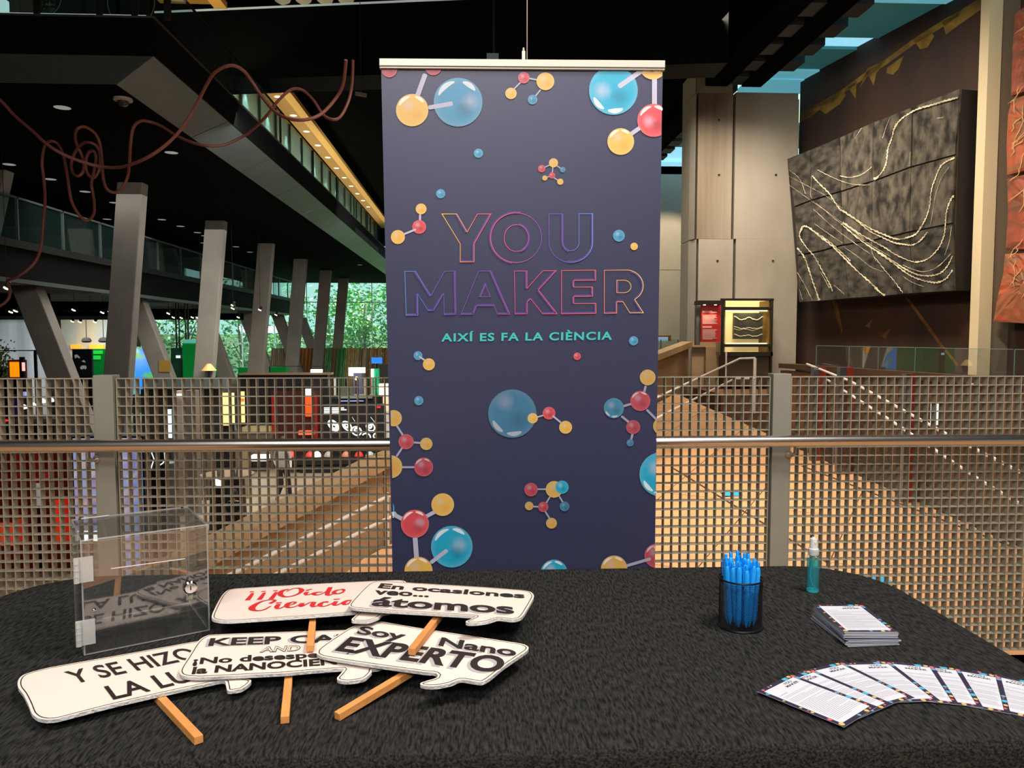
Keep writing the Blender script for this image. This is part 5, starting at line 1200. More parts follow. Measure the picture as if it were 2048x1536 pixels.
# pilaster
def pl(px, Y): return onY(px, 400, Y).x
m_pil = mat('cream_pilaster', (222, 206, 172), .6)
b = MB(); yq = 13.6
xa, xb = onY(1966, 400, yq).x, onY(1992, 400, yq).x
b.box((xa, yq, ZH), (xb, yq + .25, ZR)); b.m = 1; b.box((xb, yq + .03, ZH), (onY(2034, 400, yq).x, yq + .3, ZR)); tag(b.build('pilaster', [m_pil, mat('pilaster_shaded', (120, 108, 92), .8)]), 'tall narrow cream pilaster between the grey and the red rock slabs', 'pilaster')  # shade on the right side put into a darker colour
# red rock slab, rough outline, four panels
m_rr = mat('red_rock', (166, 84, 60), .6, rgb2=(112, 72, 58), vscale=2.3, bump=1.0, bscale=4.2, stretch=(1, 1, 2.2)); m_rr2 = mat('red_rock_b', (186, 92, 60), .6, rgb2=(132, 96, 70), vscale=2.6, bump=1.0, bscale=4.6, stretch=(1.5, 1, 2))
RR = thing('red_rock_slab', (8.8, 11.5, 3), 'rough orange-red rock slab in four stacked panels at the right edge of the photo', 'rock slab')
RPn = Plane((wl(.45, 12), 12, 2), WN)
pan = [([(2030, 28), (2060, 5), (2200, -60), (2200, 110), (2062, 178), (2022, 192), (2024, 130), (2026, 80)], m_rr), ([(2023, 200), (2062, 186), (2200, 120), (2200, 300), (2060, 338), (2014, 350), (2013, 290), (2016, 230)], m_rr2),
       ([(2014, 358), (2060, 346), (2200, 310), (2200, 480), (2050, 498), (2011, 500), (2016, 430)], m_rr), ([(2010, 508), (2050, 506), (2200, 490), (2200, 655), (2040, 646), (1987, 643), (1996, 590), (2006, 550)], m_rr2)]
rnd = random.Random(8)
for pts, m in pan:
    P = [RPn.at(*p) for p in pts]; c_ = sum(P, Vector()) / len(P)
    # bulging rough face: rings towards the centre
    b = MB(); n = len(P); dense = []
    for i in range(n):
        for k in range(4): dense.append(P[i] * (1 - k / 4) + P[(i + 1) % n] * (k / 4))
    n = len(dense); vs = []; fs = []
    for q in (1.0, .94, .8, .6, .4, .2):
        vs += [c_ + (p - c_) * q + WN * (.06 * (1 - q) ** .4 + rnd.uniform(-.018, .018) * (q < 1)) for p in dense]
    for r in range(5): fs += [(r * n + j, r * n + (j + 1) % n, (r + 1) * n + (j + 1) % n, (r + 1) * n + j) for j in range(n)]
    fs.append(tuple(range(5 * n, 6 * n))); bk = len(vs); vs += [p - WN * .35 for p in dense]; fs += [(j, (j + 1) % n, bk + (j + 1) % n, bk + j) for j in range(n)]; fs.append(tuple(range(bk, bk + n))[::-1])
    b.add(vs, fs); b.build('panel', m, RR)
b = MB(); rnd = random.Random(12); m_rv = mat('red_rock_vein', (206, 160, 110), .6)
for k in range(26):
    x, y = rnd.uniform(2018, 2060), rnd.uniform(50, 620); L = rnd.uniform(20, 70); a = rnd.uniform(-1.3, -.7)
    pts = [(x + cos(a) * L * t + 5 * sin(t * 6 + k), y + sin(a) * L * t * 1.2) for t in (0, .25, .5, .75, 1)]
    b.ribbon([RPn.at(*p, .075) for p in pts], [.005, .018, .012, .02, .005], WN)
tag(b.build('vein', m_rv, RR), 'pale ochre veins running across the rock', kind='stuff')
# ================================================================== DISPLAY CASE AND RED PANEL
YD = 18.2
DC = thing('display_case', onY(1495, 720, YD), 'black framed lit display case with a wavy dark relief, by the concrete wall', 'display case')
m_bf = mat('case_frame', (34, 26, 18), .5, .3); m_in = mat('case_lining', (236, 216, 150), .6, emit=.35, ecol=(240, 214, 140)); m_gold = mat('case_mesh', (120, 92, 40), .5, .3)
def cb_(x0, y0, x1, y1, Y=YD, d=.12, m=m_bf, nm='frame_bar', par=DC): b = MB(); pbox(b, x0, y0, x1, y1, Y, d); return b.build(nm, m, par)
cb_(1444, 597, 1548, 601); cb_(1444, 600, 1449, 712); cb_(1540, 600, 1547, 780); cb_(1447, 614, 1542, 620, YD + .02); cb_(1446, 688, 1542, 694, YD + .02); cb_(1446, 704, 1546, 712)
cb_(1448, 601, 1541, 705, YD + .75, .05, m_in, 'back_panel')
b = MB(); a = onY(1447, 705, YD + .1); c2 = onY(1541, 601, YD + .1); d = onY(1447, 705, YD + .75)
b.box((c2.x - .03, YD + .1, a.z), (c2.x, YD + .75, c2.z)); b.build('mesh_side', m_gold, DC); b = MB(); b.box((a.x, YD + .1, a.z), (a.x + .03, YD + .75, c2.z)); b.build('glass_side', mat('case_side', (150, 150, 110), .3), DC)
rel = cb_(1468, 626, 1528, 678, YD + .5, .12, mat('dark_relief', (52, 52, 46), .5, var=.3, vscale=4, bump=.6, bscale=8), 'relief_plate')
b = MB()
for y0, am, ph, w in ((636, 3.6, 0, .022), (655, 2.0, 0, .014), (658, 1.8, 1.0, .008), (670, 2.2, .3, .016)):
    pts = [onY(1468 + 60 * t / 30, y0 + am * -cos(ph + t / 30 * 4 * pi) + (2 if 10 < t < 20 else 0), YD + .49) for t in range(31)]; b.ribbon(pts, w, (0, -1, 0))
b.build('wave_line', mat('wave_cream', (232, 222, 170), .5), rel)
for yy in (620.5, 686): cb_(1452, yy, 1536, yy + 2, YD + .2, .04, mat('case_lamp', (255, 240, 190), .5, emit=2.2, ecol=(255, 232, 170)), 'lamp_tube')
cb_(1450, 712, 1544, LZp, YD + .1, .5, mat('case_plinth', (58, 42, 26), .5, var=.2, vscale=3), 'plinth')
spot('case_glow', (onY(1495, 610, YD + .4).x, YD + .4, onY(1495, 606, YD + .4).z), (onY(1495, 700, YD + .5).x, YD + .5, .5), 20, (1, .85, .5), 120)
RD = thing('red_text_panel', onY(1422, 690, YD - .1), 'red information panel lit by two small lamps, left of the display case', 'sign')
b = MB(); pbox(b, 1402, 608, 1442, 684, YD - .05, .08); b.build('panel', mat('red_panel', (176, 34, 26), .4), RD)
b = MB(); pbox(b, 1398, 601, 1446, 609, YD - .35, .4); b.build('hood', m_bf, RD)
b = MB(); pbox(b, 1392, 611, 1401, 690, YD + .1, .15); b.build('side_board', mat('grey_board', (92, 96, 92), .6), RD)
for px in (1409, 1431):
    q = onY(px, 609.5, YD - .28); b = MB(); b.lathe([(0, -.015), (.03, -.01), (.035, .02), (.02, .04)], q, 10); b.build('lamp', mat('red_lamp', (255, 220, 190), .5, emit=6, ecol=(255, 210, 180)), RD)
    spot('panel_lamp', q + Vector((0, .02, -.04)), (q.x, YD - .04, q.z - .55), 9, (1, .75, .6), 75)
b = MB(); YP = YD - .058; rnd = random.Random(1)
k = 0
for y0, hh, n_ in ((622.5, 1.4, 2), (630, .55, 17), (653, 1.3, 2), (659, .55, 17), (676, 1.2, 2)):
    for j in range(n_):
        y = y0 + j * (hh * 2.0 if hh < 1 else 2.0); x1 = 1404.5 + 31 * (rnd.uniform(.78, 1) if hh < 1 else rnd.uniform(.6, 1))
        p, q = onY(1405, y, YP), onY(x1, y, YP); b.bar(p, q, .002, hh * YP / F)
b.build('text_lines', mat('pale_print', (236, 190, 180), .6), RD)
# ================================================================== EXHIBITS IN THE HALL
def item(name, label, cat, px, Y, group=None):
    p = onY(px, 700, Y); return thing(name, (p.x, Y, ZH), label, cat, group)
def part(t_, nm, x0, y0, x1, y1, Y, d, m, to_floor=False):
    b = MB(); pbox(b, x0, y0, x1, y1, Y, d, ZH if to_floor else None); return b.build(nm, m, t_)
G1 = lambda n, c, e=0, ec=None, r=.45: mat(n, c, r, emit=e, ecol=ec)
m_black = G1('exhibit_black', (16, 16, 18)); m_dred = G1('dark_red_acrylic', (48, 12, 8), .06, (120, 20, 10)); m_white = G1('exhibit_white', (220, 220, 214))
# globe
gp = onY(270, 740, 30.1); gr = .92
GL = thing('globe', (gp.x, gp.y, ZH), 'large glowing blue earth globe behind the nearest tall column', 'globe')
gz = onY(270, 741, 30.1).z
b = MB(); NU, NV = 40, 20; vs = []; cs = []; fs = []
def land(th, ph):
    v = sin(3 * th + 2 * sin(2 * ph)) * cos(4 * ph + sin(2 * th)) + .5 * sin(7 * th + 3 * ph) + .3 * cos(9 * ph - 2 * th); return v
for j in range(NV + 1):
    ph = -pi / 2 + pi * j / NV
    for i in range(NU):
        th = 2 * pi * i / NU; vs.append((gp.x + gr * cos(ph) * cos(th), gp.y + gr * cos(ph) * sin(th), gz + gr * sin(ph) * 1.0)); l = land(th, ph)
        cs.append(lin((40, 150, 245)) if l < .35 else lin((90, 190, 90)) if l < .8 else lin((150, 200, 230)))
for j in range(NV): fs += [(j * NU + i, j * NU + (i + 1) % NU, (j + 1) * NU + (i + 1) % NU, (j + 1) * NU + i) for i in range(NU)]
b.add(vs, fs, cs); b.build('sphere', vcol_mat('globe_glow', .5, emit=1.0), GL, smooth=True)
b = MB(); b.lathe([(.5, ZH - gz), (.5, ZH - gz + .15), (.12, ZH - gz + .3), (.12, -gr)], (gp.x, gp.y, gz), 20); b.build('stand', m_black, GL)
# green cases
m_green = G1('green_acrylic', (8, 112, 44), .25, (4, 110, 40), .2); m_green2 = G1('green_acrylic_light', (40, 190, 60), .6, (20, 180, 60), .2); m_gl3 = G1('pale_green_top', (90, 190, 170), .35)
t_ = item('green_case', 'green glass case beside the glowing globe', 'display case', 203, 27)
part(t_, 'case', 183, 698, 221, 790, 27, 1.2, m_green); part(t_, 'lit_band', 184, 701, 205, 708, 26.97, .02, m_green2); part(t_, 'lit_band', 184, 711, 201, 719, 26.97, .02, m_green2); part(t_, 'bright_side', 213, 699, 221, 751, 26.97, .02, G1('green_side', (12, 150, 60), .35)); part(t_, 'base', 183, 790, 221, 800, 27, 1.2, m_black, True)
t_ = item('tall_green_case', 'tall green glass case right of the nearest tall column', 'display case', 388, 24.5)
part(t_, 'case', 366, 686, 408, 756, 24.5, 1.2, m_green); part(t_, 'pale_top', 366, 679, 408, 688, 24.5, 1.2, m_gl3); part(t_, 'star_lamp', 352, 711, 360, 716, 24.4, .02, G1('star', (180, 220, 255), 2)); part(t_, 'dark_side', 343, 696, 366, 756, 24.6, 1.0, G1('green_dark', (14, 60, 40))); part(t_, 'base', 343, 756, 408, 770, 24.5, 1.2, m_black, True)
t_ = item('low_green_case', 'long low green case between the second and fourth columns', 'display case', 520, 29.5)
part(t_, 'case', 476, 735, 512, 750, 29.5, .6, m_green); part(t_, 'case', 538, 734, 572, 750, 29.5, .6, m_green); part(t_, 'base', 476, 750, 572, 800, 29.5, .6, m_black, True)
# animal banner
t_ = item('animal_panel', 'dark blue panel with white animal silhouettes left of the green case', 'panel', 162, 26)
part(t_, 'board', 146, 698, 183, 752, 26, .1, G1('navy_board', (22, 26, 44))); part(t_, 'back_support', 146, 752, 183, 770, 26.02, .08, m_black, True)
m_sil = G1('silhouette_white', (215, 218, 225), .15)
b = MB()
def blob(pts, Y): b.prism([onY(x, y, Y) for x, y in pts], (0, .01, 0))
blob([(149, 710), (154, 709), (157, 712), (160, 715), (158, 717), (154, 714), (151, 717), (149, 714)], 25.97); blob([(160, 734), (164, 731), (171, 731), (173, 735), (171, 739), (168, 737), (164, 739), (161, 738)], 25.97); blob([(163, 722), (168, 720), (171, 725), (166, 724)], 25.97)
b.build('silhouettes', m_sil, t_)
# items at far left
t_ = item('orange_lantern', 'orange glowing lantern box near the left edge', 'lamp', 28, 24)
part(t_, 'body', 20, 724, 37, 754, 24, .3, G1('orange_glow', (255, 150, 20), 1.1, (255, 140, 10))); part(t_, 'casing', 18, 720, 40, 757, 24.03, .35, G1('orange_case', (120, 50, 20))); part(t_, 'base', 18, 757, 40, 770, 24.03, .35, m_black, True)
t_ = item('upright_sign', 'thin upright red and white lit sign beside the orange lantern', 'sign', 45, 24); part(t_, 'post', 40, 714, 46, 760, 24, .1, m_black, True); part(t_, 'lit_face', 44, 725, 48, 742, 23.95, .05, G1('pink_lit', (255, 190, 180), 1.1))
t_ = item('hall_shrub', 'yellow-green shrub at the left edge of the hall', 'plant', 6, 25)
b = MB(); rnd = random.Random(31); c0 = onY(4, 722, 25)
for i in range(420):
    p = c0 + Vector((rnd.gauss(0, .16), rnd.gauss(0, .15), rnd.gauss(-.05, .32))); s = rnd.uniform(.03, .07); d = Vector((rnd.gauss(0, 1), rnd.gauss(0, 1), rnd.gauss(0, 1))).normalized(); e = d.orthogonal().normalized()
    c = mixc(lin((150, 160, 50)), lin((60, 90, 40)), rnd.random()); b.add([p, p + d * s + e * s * .5, p + d * s * 2, p + d * s - e * s * .5], [(0, 1, 2, 3)], [c] * 4)
tag(b.build('foliage', vcol_mat('leaves', .55), t_), kind='stuff'); part(t_, 'planter', -8, 735, 12, 770, 25, .5, G1('planter_navy', (18, 26, 40)), True)
t_ = item('glass_room', 'black framed glass booth at the left of the hall', 'booth', 60, 23)
part(t_, 'top_bar', -20, 700, 85, 702, 23, .05, m_black); part(t_, 'post', 69, 700, 72, 760, 23, .05, m_black, True)
s_ = MB(); a = onY(-60, 600, 33); c2 = onY(88, 600, 33); s_.box((a.x, 33, ZH), (c2.x, 33.3, 2.3)); struct(s_.build('wall_hall_grey', mat('blue_grey_wall', (150, 156, 160), .7, rgb2=(116, 120, 118), vscale=.7, stretch=(3, 1, .3))))
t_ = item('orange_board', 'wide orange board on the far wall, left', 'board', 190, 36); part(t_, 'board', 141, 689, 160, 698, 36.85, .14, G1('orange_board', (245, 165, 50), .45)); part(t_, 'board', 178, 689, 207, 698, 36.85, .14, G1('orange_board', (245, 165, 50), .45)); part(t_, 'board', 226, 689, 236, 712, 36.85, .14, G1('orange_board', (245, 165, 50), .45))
s_ = MB(); a = onY(120, 600, 37); c2 = onY(240, 600, 37); s_.box((a.x, 37, ZH), (c2.x, 37.2, 2.6)); struct(s_.build('wall_hall_cream', mat('cream_far_wall', (190, 178, 150), .7, rgb2=(150, 170, 170), vscale=.5, stretch=(2, 1, .4))))
for px, nm in ((173, 'dark round hood hanging left behind the nearest short column'), (207, 'dark round hood hanging beside the nearest tall column')):
    q = onY(px, 682, 28); t_ = thing('hanging_hood', q, nm, 'lamp', None); b = MB(); b.lathe([(.02, .14), (.12, .1), (.17, 0), (.12, -.05), (0, -.06)], q, 14); b.build('hood', m_black, t_, smooth=True); b = MB(); b.tube([q + Vector((0, 0, .12)), Vector((q.x, q.y, 2.45))], .012, 5); b.build('rod', m_black, t_)
t_ = item('lattice_tower', 'black steel lattice tower left of the second tall column', 'tower', 361, 25)
a = onY(354, 720, 25); c2 = onY(370, 620, 25); b = MB()
for x in (a.x, c2.x): b.bar((x, 25, ZH), (x, 25, 2.45), .03, .03, (0, 1, 0)); b.bar((x, 25.25, ZH), (x, 25.25, 2.45), .03, .03, (0, 1, 0))
z = ZH; k = 0
while z < 2.2: b.bar((a.x if k % 2 else c2.x, 25, z), (c2.x if k % 2 else a.x, 25, z + .28), .02, .02, (0, 1, 0)); z += .28; k += 1
b.build('lattice', m_black, t_)
t_ = item('notice', 'small yellow notice on the base of the second short column', 'sign', 336, 21.2); part(t_, 'sheet', 318, 721, 340, 744, 21.955, .01, G1('yellow_notice', (150, 118, 52)))
# counter / kiosks
t_ = item('long_counter', 'long black counter with a wooden top edge in front of the columns', 'counter', 560, 26.3)
part(t_, 'body', 483, 750, 655, 900, 26.4, .3, m_black, True); part(t_, 'wooden_top', 478, 746, 662, 750, 26.2, .5, G1('counter_wood', (128, 104, 78)))
t_ = item('grey_counter', 'grey topped counter behind the grating right of the left post', 'counter', 380, 21.2)
part(t_, 'top', 285, 757, 452, 778, 21.2, .4, G1('counter_grey', (80, 90, 88))); part(t_, 'body', 285, 778, 440, 900, 21.4, .2, G1('counter_dark', (40, 37, 34)), True)
for x0, x1, y0, m, nm in ((351, 369, 782, G1('pinkish_column', (150, 134, 124)), 'pale round column with a white glowing cap'), (371, 390, 781, G1('grey_slab_a', (96, 88, 84)), 'grey brown slab right of the pale round column')):
    t_ = item('pillar_display', nm, 'display', x0, 19.2); part(t_, 'body', x0, y0, x1, 892, 19.2, .3, m, True)
    if x0 == 351: part(t_, 'glowing_cap', 350, 788, 366, 794, 19.1, .05, G1('cap_glow', (255, 240, 225), 2))
t_ = item('light_tube', 'upright white fluorescent tube behind the grating', 'lamp', 339, 18.8); part(t_, 'tube', 336, 819, 342, 876, 18.8, .06, G1('tube_glow', (215, 250, 255), 2.2)); part(t_, 'holder', 342, 819, 345, 880, 18.82, .06, G1('tube_holder', (50, 70, 85)), True)
for x0, x1, y0, y1, nm in ((444, 458, 786, 851, 'wide cream glowing panel behind the grating'), (463, 467, 786, 848, 'thin cream glowing strip beside the wide cream panel'), (481, 488, 783, 845, 'narrow cream glowing panel with an orange mark')):
    t_ = item('glowing_panel', nm, 'lamp', x0, 25.8 if x0 == 481 else 20.9); part(t_, 'diffuser', x0, y0, x1, y1, 25.8 if x0 == 481 else 20.9, .06, G1('cream_glow', (250, 225, 150), .75, (250, 222, 140))); part(t_, 'support', x0, y1, x1, 880, 25.85 if x0 == 481 else 20.95, .1, m_black, True)
    if x0 == 481: part(t_, 'orange_mark', 482, 797, 488, 803, 25.78, .01, G1('orange_mark', (225, 120, 50), .6))
t_ = item('bench_display', 'long cream and grey bench display behind the handrail', 'display', 490, 25.7); part(t_, 'top', 484, 854, 540, 864, 25.7, .5, G1('bench_cream', (176, 160, 120))); part(t_, 'body', 425, 864, 545, 905, 25.8, .6, G1('bench_grey', (90, 80, 68)), True)
# red case with lamp
t_ = item('red_lamp_case', 'dark red translucent case with a glowing orange lamp column', 'display case', 590, 25.9)
part(t_, 'case', 544, 782, 640, 885, 26.0, .35, m_dred, True); part(t_, 'lamp_head', 611, 778, 625, 791, 25.9, .15, G1('lamp_head', (255, 225, 205), 2.2)); part(t_, 'lamp_column', 611, 793, 625, 833, 25.9, .15, G1('orange_column', (255, 70, 20), 1.5, (255, 60, 10)))
part(t_, 'lit_slab', 597, 862, 627, 870, 25.8, .3, G1('red_lit_slab', (255, 90, 60), .9)); part(t_, 'red_edge', 544, 790, 549, 870, 25.9, .05, G1('red_edge', (130, 24, 10), .15)); part(t_, 'red_edge', 630, 790, 634, 885, 25.9, .05, G1('red_edge', (130, 24, 10), .15))
# black panel with drawings
t_ = item('drawing_panel', 'black panel with white text and ring-shaped drawings left of the banner', 'panel', 705, 25.5)
part(t_, 'board', 643, 808, 768, 890, 25.5, .15, m_black, True)
m_wg = G1('white_drawing', (240, 248, 250), .9); b = MB()
rnd = random.Random(2)
for k, w in enumerate((40, 45, 32, 30)): p, q = onY(648, 816 + k * 3.6, 25.46), onY(648 + w, 816 + k * 3.6, 25.46); b.bar(p, q, .004, .038)
b.build('text_lines', m_wg, t_); b = MB()
def ell(cx_, cy_, rx, ry, rot, w, a0=0, a1=360):
    pts = []
    for k in range(25):
        a = radians(a0 + (a1 - a0) * k / 24); x, y = rx * cos(a), ry * sin(a); pts.append(onY(cx_ + x * cos(rot) - y * sin(rot), cy_ + x * sin(rot) + y * cos(rot), 25.46))
    b.ribbon(pts, w * 1.4, (0, -1, 0))
ell(667, 851, 12, 7, .8, .045); ell(668, 853, 5, 4, .5, .05); ell(694, 852, 11, 6.5, .8, .03); ell(693, 851, 4, 4, .5, .05); ell(713, 862, 10, 8, .5, .03); ell(713, 860, 4, 3, 0, .04); ell(741, 854, 9, 7, .7, .03); ell(740, 853, 3, 3, 0, .04); ell(733, 873, 8, 6, .3, .03, 180, 360); ell(752, 872, 5, 5, 0, .03, 120, 260)
for (x0, y0, x1, y1) in ((653, 845, 665, 862), (704, 834, 710, 843), (741, 834, 751, 846)): b.bar(onY(x0, y0, 25.46), onY(x1, y1, 25.46), .004, .03, (0, 1, 0))
b.build('drawings', m_wg, t_); part(t_, 'red_mark', 751, 813, 761, 816, 25.45, .02, G1('red_sign', (255, 30, 40), 1.6))
# low black table with small lamps
t_ = item('low_lamp_table', 'low black table with small glowing lamps behind the grating, left of the banner', 'table', 650, 25)
part(t_, 'top', 575, 914, 752, 930, 25, 1.0, m_black); part(t_, 'body', 600, 930, 740, 938, 25.1, .6, m_black, True)
for px, c, e, nm in ((583, (255, 50, 40), 2.0, 'red lamp glowing at the left end of the low black table'), (620, (190, 60, 50), .5, 'red dome second on the low black table'), (634, (240, 225, 210), 1.2, 'small white lamp third on the low black table'), (657, (150, 140, 130), .3, 'grey dome in the middle of the low black table'), (692, (170, 110, 80), .4, 'brown dome right of the middle of the low black table'), (718, (200, 50, 50), .4, 'red folded object at the right of the low black table'), (740, (150, 170, 165), .3, 'pale block at the right end of the low black table')):
    q = onY(px, 914, 25.2); l = thing('table_lamp', q, nm, 'lamp', 'small lamps on the low black table'); b = MB(); b.lathe([(.145, 0), (.145, .045), (.11, .13), (.045, .18), (0, .19)], q, 14); b.build('dome', G1('dome_%d' % px, c, e), l, smooth=True); b = MB(); b.lathe([(.16, 0), (.16, .012), (0, .012)], q, 14); b.build('base', m_black, l)
# kiosk cluster right of the counter
t_ = item('white_light_board', 'white glowing board above grey pillars, left of the banner', 'lamp', 710, 26.8); part(t_, 'diffuser', 697, 735, 730, 746, 27.9, .1, G1('white_board', (250, 255, 250), 1.5)); part(t_, 'diffuser', 697, 746, 706, 752, 27.9, .1, G1('white_board', (250, 255, 250), 1.5)); part(t_, 'stand', 706, 746, 724, 800, 27.95, .3, G1('lavender_grey', (104, 108, 140)), True)
q = onY(713, 757, 27.7); l = thing('bulb_lamp', q, 'glowing warm bulb on the lavender grey stand', 'lamp'); b = MB(); b.lathe([(0, -.07), (.05, -.04), (.06, .02), (.03, .06), (0, .07)], q, 12); b.build('bulb', G1('warm_bulb', (255, 220, 150), 3), l); b = MB(); b.tube([q - Vector((0, 0, .07)), Vector((q.x, q.y, ZH))], .035, 8); b.build('stem', m_black, l)
t_ = item('green_tube_tank', 'bubbly emerald green column beside the banner', 'display', 751, 26.2); part(t_, 'tank', 747, 738, 757, 792, 26.2, .3, mat('emerald', (10, 150, 100), .4, emit=.3, ecol=(10, 150, 96), var=.5, vscale=14)); part(t_, 'base', 745, 792, 759, 812, 26.2, .3, m_black, True); part(t_, 'white_edge', 742, 738, 747, 755, 26.1, .1, G1('white_board', (250, 255, 250), 1.5))
t_ = item('cream_lamp_column', 'cream glowing column next to the left edge of the banner', 'lamp', 768, 25.8); part(t_, 'shade', 758, 768, 780, 790, 25.8, .3, G1('cream_column', (255, 236, 190), 1.4)); part(t_, 'lower_shade', 766, 790, 780, 822, 25.8, .3, G1('cream_column_low', (225, 200, 165), .5)); part(t_, 'base', 766, 822, 780, 850, 25.8, .3, m_white, True)
t_ = item('black_screen', 'large black screen beside the banner edge', 'screen', 766, 27.2); part(t_, 'panel', 757, 729, 790, 754, 27.2, .1, m_black); part(t_, 'stand', 770, 754, 776, 780, 27.23, .05, m_black, True)
t_ = item('steel_workbench', 'cluttered steel and black workbench left of the banner', 'workbench', 690, 26.6); part(t_, 'steel_top', 676, 792, 757, 797, 26.6, .9, G1('steel_bench', (140, 150, 145))); part(t_, 'body', 650, 797, 757, 830, 26.7, .8, m_black, True); part(t_, 'rack', 680, 775, 705, 792, 26.7, .3, G1('rack_olive', (92, 100, 80))); part(t_, 'blue_strip', 680, 801, 727, 803, 26.55, .05, G1('blue_strip', (150, 170, 230), .5))
for k, px in enumerate((668, 690, 728, 735, 742)): part(t_, 'upright', px, 755, px + 3, 792, 26.8 + k * .02, .1, (m_white, m_black, G1('upright_cream', (190, 170, 150)), m_black, G1('upright_cream', (190, 170, 150)))[k])
part(t_, 'lit_slit', 657, 759, 660, 773, 26.7, .05, G1('tube_glow', (215, 250, 255), 2.2))
t_ = item('lightbox_on_counter', 'white light box lying on the long black counter', 'lamp', 633, 26.5); part(t_, 'diffuser', 621, 739, 643, 745, 26.5, .2, G1('white_board', (250, 255, 250), 1.5)); part(t_, 'frame', 538, 732, 655, 733.5, 26.55, .04, m_black); part(t_, 'frame', 653, 732, 655, 746, 26.55, .04, m_black); part(t_, 'holder', 538, 733.5, 540, 746, 26.55, .04, m_black)
t_ = item('gold_lamp', 'gold shaded lamp at the foot of the second tall column', 'lamp', 418, 21.5); q = onY(418, 733, 21.5)
b = MB(); b.lathe([(.2, -.11), (.06, .07), (0, .08)], q, 16); b.build('shade', G1('gold_shade', (190, 150, 90), .3), t_); b = MB(); b.tube([q, Vector((q.x, q.y, onY(418, 757, 21.5).z))], .02, 6); b.build('stem', m_black, t_)
# pole curtain
PCt = item('pole_screen', 'screen of slanted orange, green and white bamboo poles below the far window', 'screen', 660, 38)
cols_ = {'o': G1('pole_orange', (170, 108, 48)), 'b': G1('pole_brown', (128, 92, 66)), 'g': G1('pole_green', (56, 132, 70)), 'w': G1('pole_pale', (170, 176, 160)), 'y': G1('pole_ochre', (176, 136, 70))}
x = 545; k = 0; rnd = random.Random(17)
while x < 790:
    ch = 'w' if x < 575 and k % 2 else 'b' if x < 590 else 'o' if x < 640 else 'b' if x < 654 else 'g' if x < 664 else 'b' if x < 674 else 'g' if x < 694 else 'y' if x < 713 else rnd.choice('wbyw') if x < 740 else rnd.choice('oyb')
    w = 3.6 if ch != 'o' else 4.4; p0 = onY(x, 696 + rnd.uniform(-.6, .6), 38 + (k % 2) * .15); p1 = onY(x - 5, 760, 38 + (k % 2) * .15)
    b = MB(); b.tube([Vector((p1.x - (p0.x - p1.x) * .6, p1.y, ZH)), p1, p0], w / 2 / F * 38, 6); b.build('pole', cols_[ch], PCt, smooth=True); x += 3.7 if ch != 'o' else 4.2; k += 1
t_ = item('blue_screen', 'small bright blue screen on the bamboo pole screen', 'screen', 753, 37.5); part(t_, 'display', 743, 715, 764, 727, 37.5, .05, G1('blue_display', (40, 130, 235), 1.0)); part(t_, 'arm', 752, 727, 755, 760, 37.52, .03, m_black, True)
# glowing mineral panel
t_ = item('mineral_light_panel', 'tall glowing panel of purple, blue and yellow mineral patterns behind the left post', 'display', 220, 13)
b = MB(); rnd = random.Random(23); NXm, NZm = 16, 30; a = onY(158, 1250, 13); c2 = onY(283, 876, 13); vs = []; cs = []
pal = [(225, 205, 140), (190, 150, 200), (130, 170, 235), (225, 225, 235), (160, 150, 220), (210, 170, 120), (120, 190, 230), (150, 110, 170)]
for j in range(NZm + 1):
    for i in range(NXm + 1):
        u = i / NXm; c = pal[int(rnd.random() * 8)]
        base = (235, 215, 140) if .38 < u < .58 else (120, 160, 240) if u > .85 else (190, 180, 225)
        vs.append((a.x + (c2.x - a.x) * u, 13, ZH + (c2.z - ZH) * j / NZm)); cs.append(mixc(lin(base), lin(c), .55))
fs = [(j * (NXm + 1) + i, j * (NXm + 1) + i + 1, (j + 1) * (NXm + 1) + i + 1, (j + 1) * (NXm + 1) + i) for j in range(NZm) for i in range(NXm)]
b.add(vs, fs, cs); b.build('lit_face', vcol_mat('mineral_glow', .4, emit=.62), t_)
b = MB(); b.box((a.x - .03, 13.01, ZH), (c2.x + .03, 13.25, c2.z + .03)); b.build('casing', m_black, t_)
t_ = item('white_block', 'bright white light blocks at the foot of the mineral panel', 'lamp', 170, 12.7); part(t_, 'block', 145, 1066, 168, 1082, 12.7, .15, G1('white_board', (250, 255, 250), 1.5)); part(t_, 'block', 181, 1066, 197, 1082, 12.7, .15, G1('white_board', (250, 255, 250), 1.5)); part(t_, 'plinth', 144, 1083, 198, 1090, 12.7, .16, m_white, True)
# red exhibit wall on the left
t_ = item('red_exhibit_wall', 'dark red exhibit wall behind the left end of the grating', 'display', 60, 14.5)
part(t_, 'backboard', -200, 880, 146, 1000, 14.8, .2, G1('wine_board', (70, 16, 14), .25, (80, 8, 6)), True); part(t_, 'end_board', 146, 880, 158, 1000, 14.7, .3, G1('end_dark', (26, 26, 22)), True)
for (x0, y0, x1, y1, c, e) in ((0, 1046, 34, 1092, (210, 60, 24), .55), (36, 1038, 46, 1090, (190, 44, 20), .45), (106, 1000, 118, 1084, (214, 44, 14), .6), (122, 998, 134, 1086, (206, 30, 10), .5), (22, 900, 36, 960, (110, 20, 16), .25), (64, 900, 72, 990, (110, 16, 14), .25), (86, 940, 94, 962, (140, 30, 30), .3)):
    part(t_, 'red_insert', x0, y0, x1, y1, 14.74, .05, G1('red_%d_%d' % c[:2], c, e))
part(t_, 'black_post', 66, 1012, 76, 1095, 14.6, .1, m_black, True); part(t_, 'white_post', 66, 968, 75, 1012, 14.6, .1, G1('white_post', (205, 210, 205), .2))
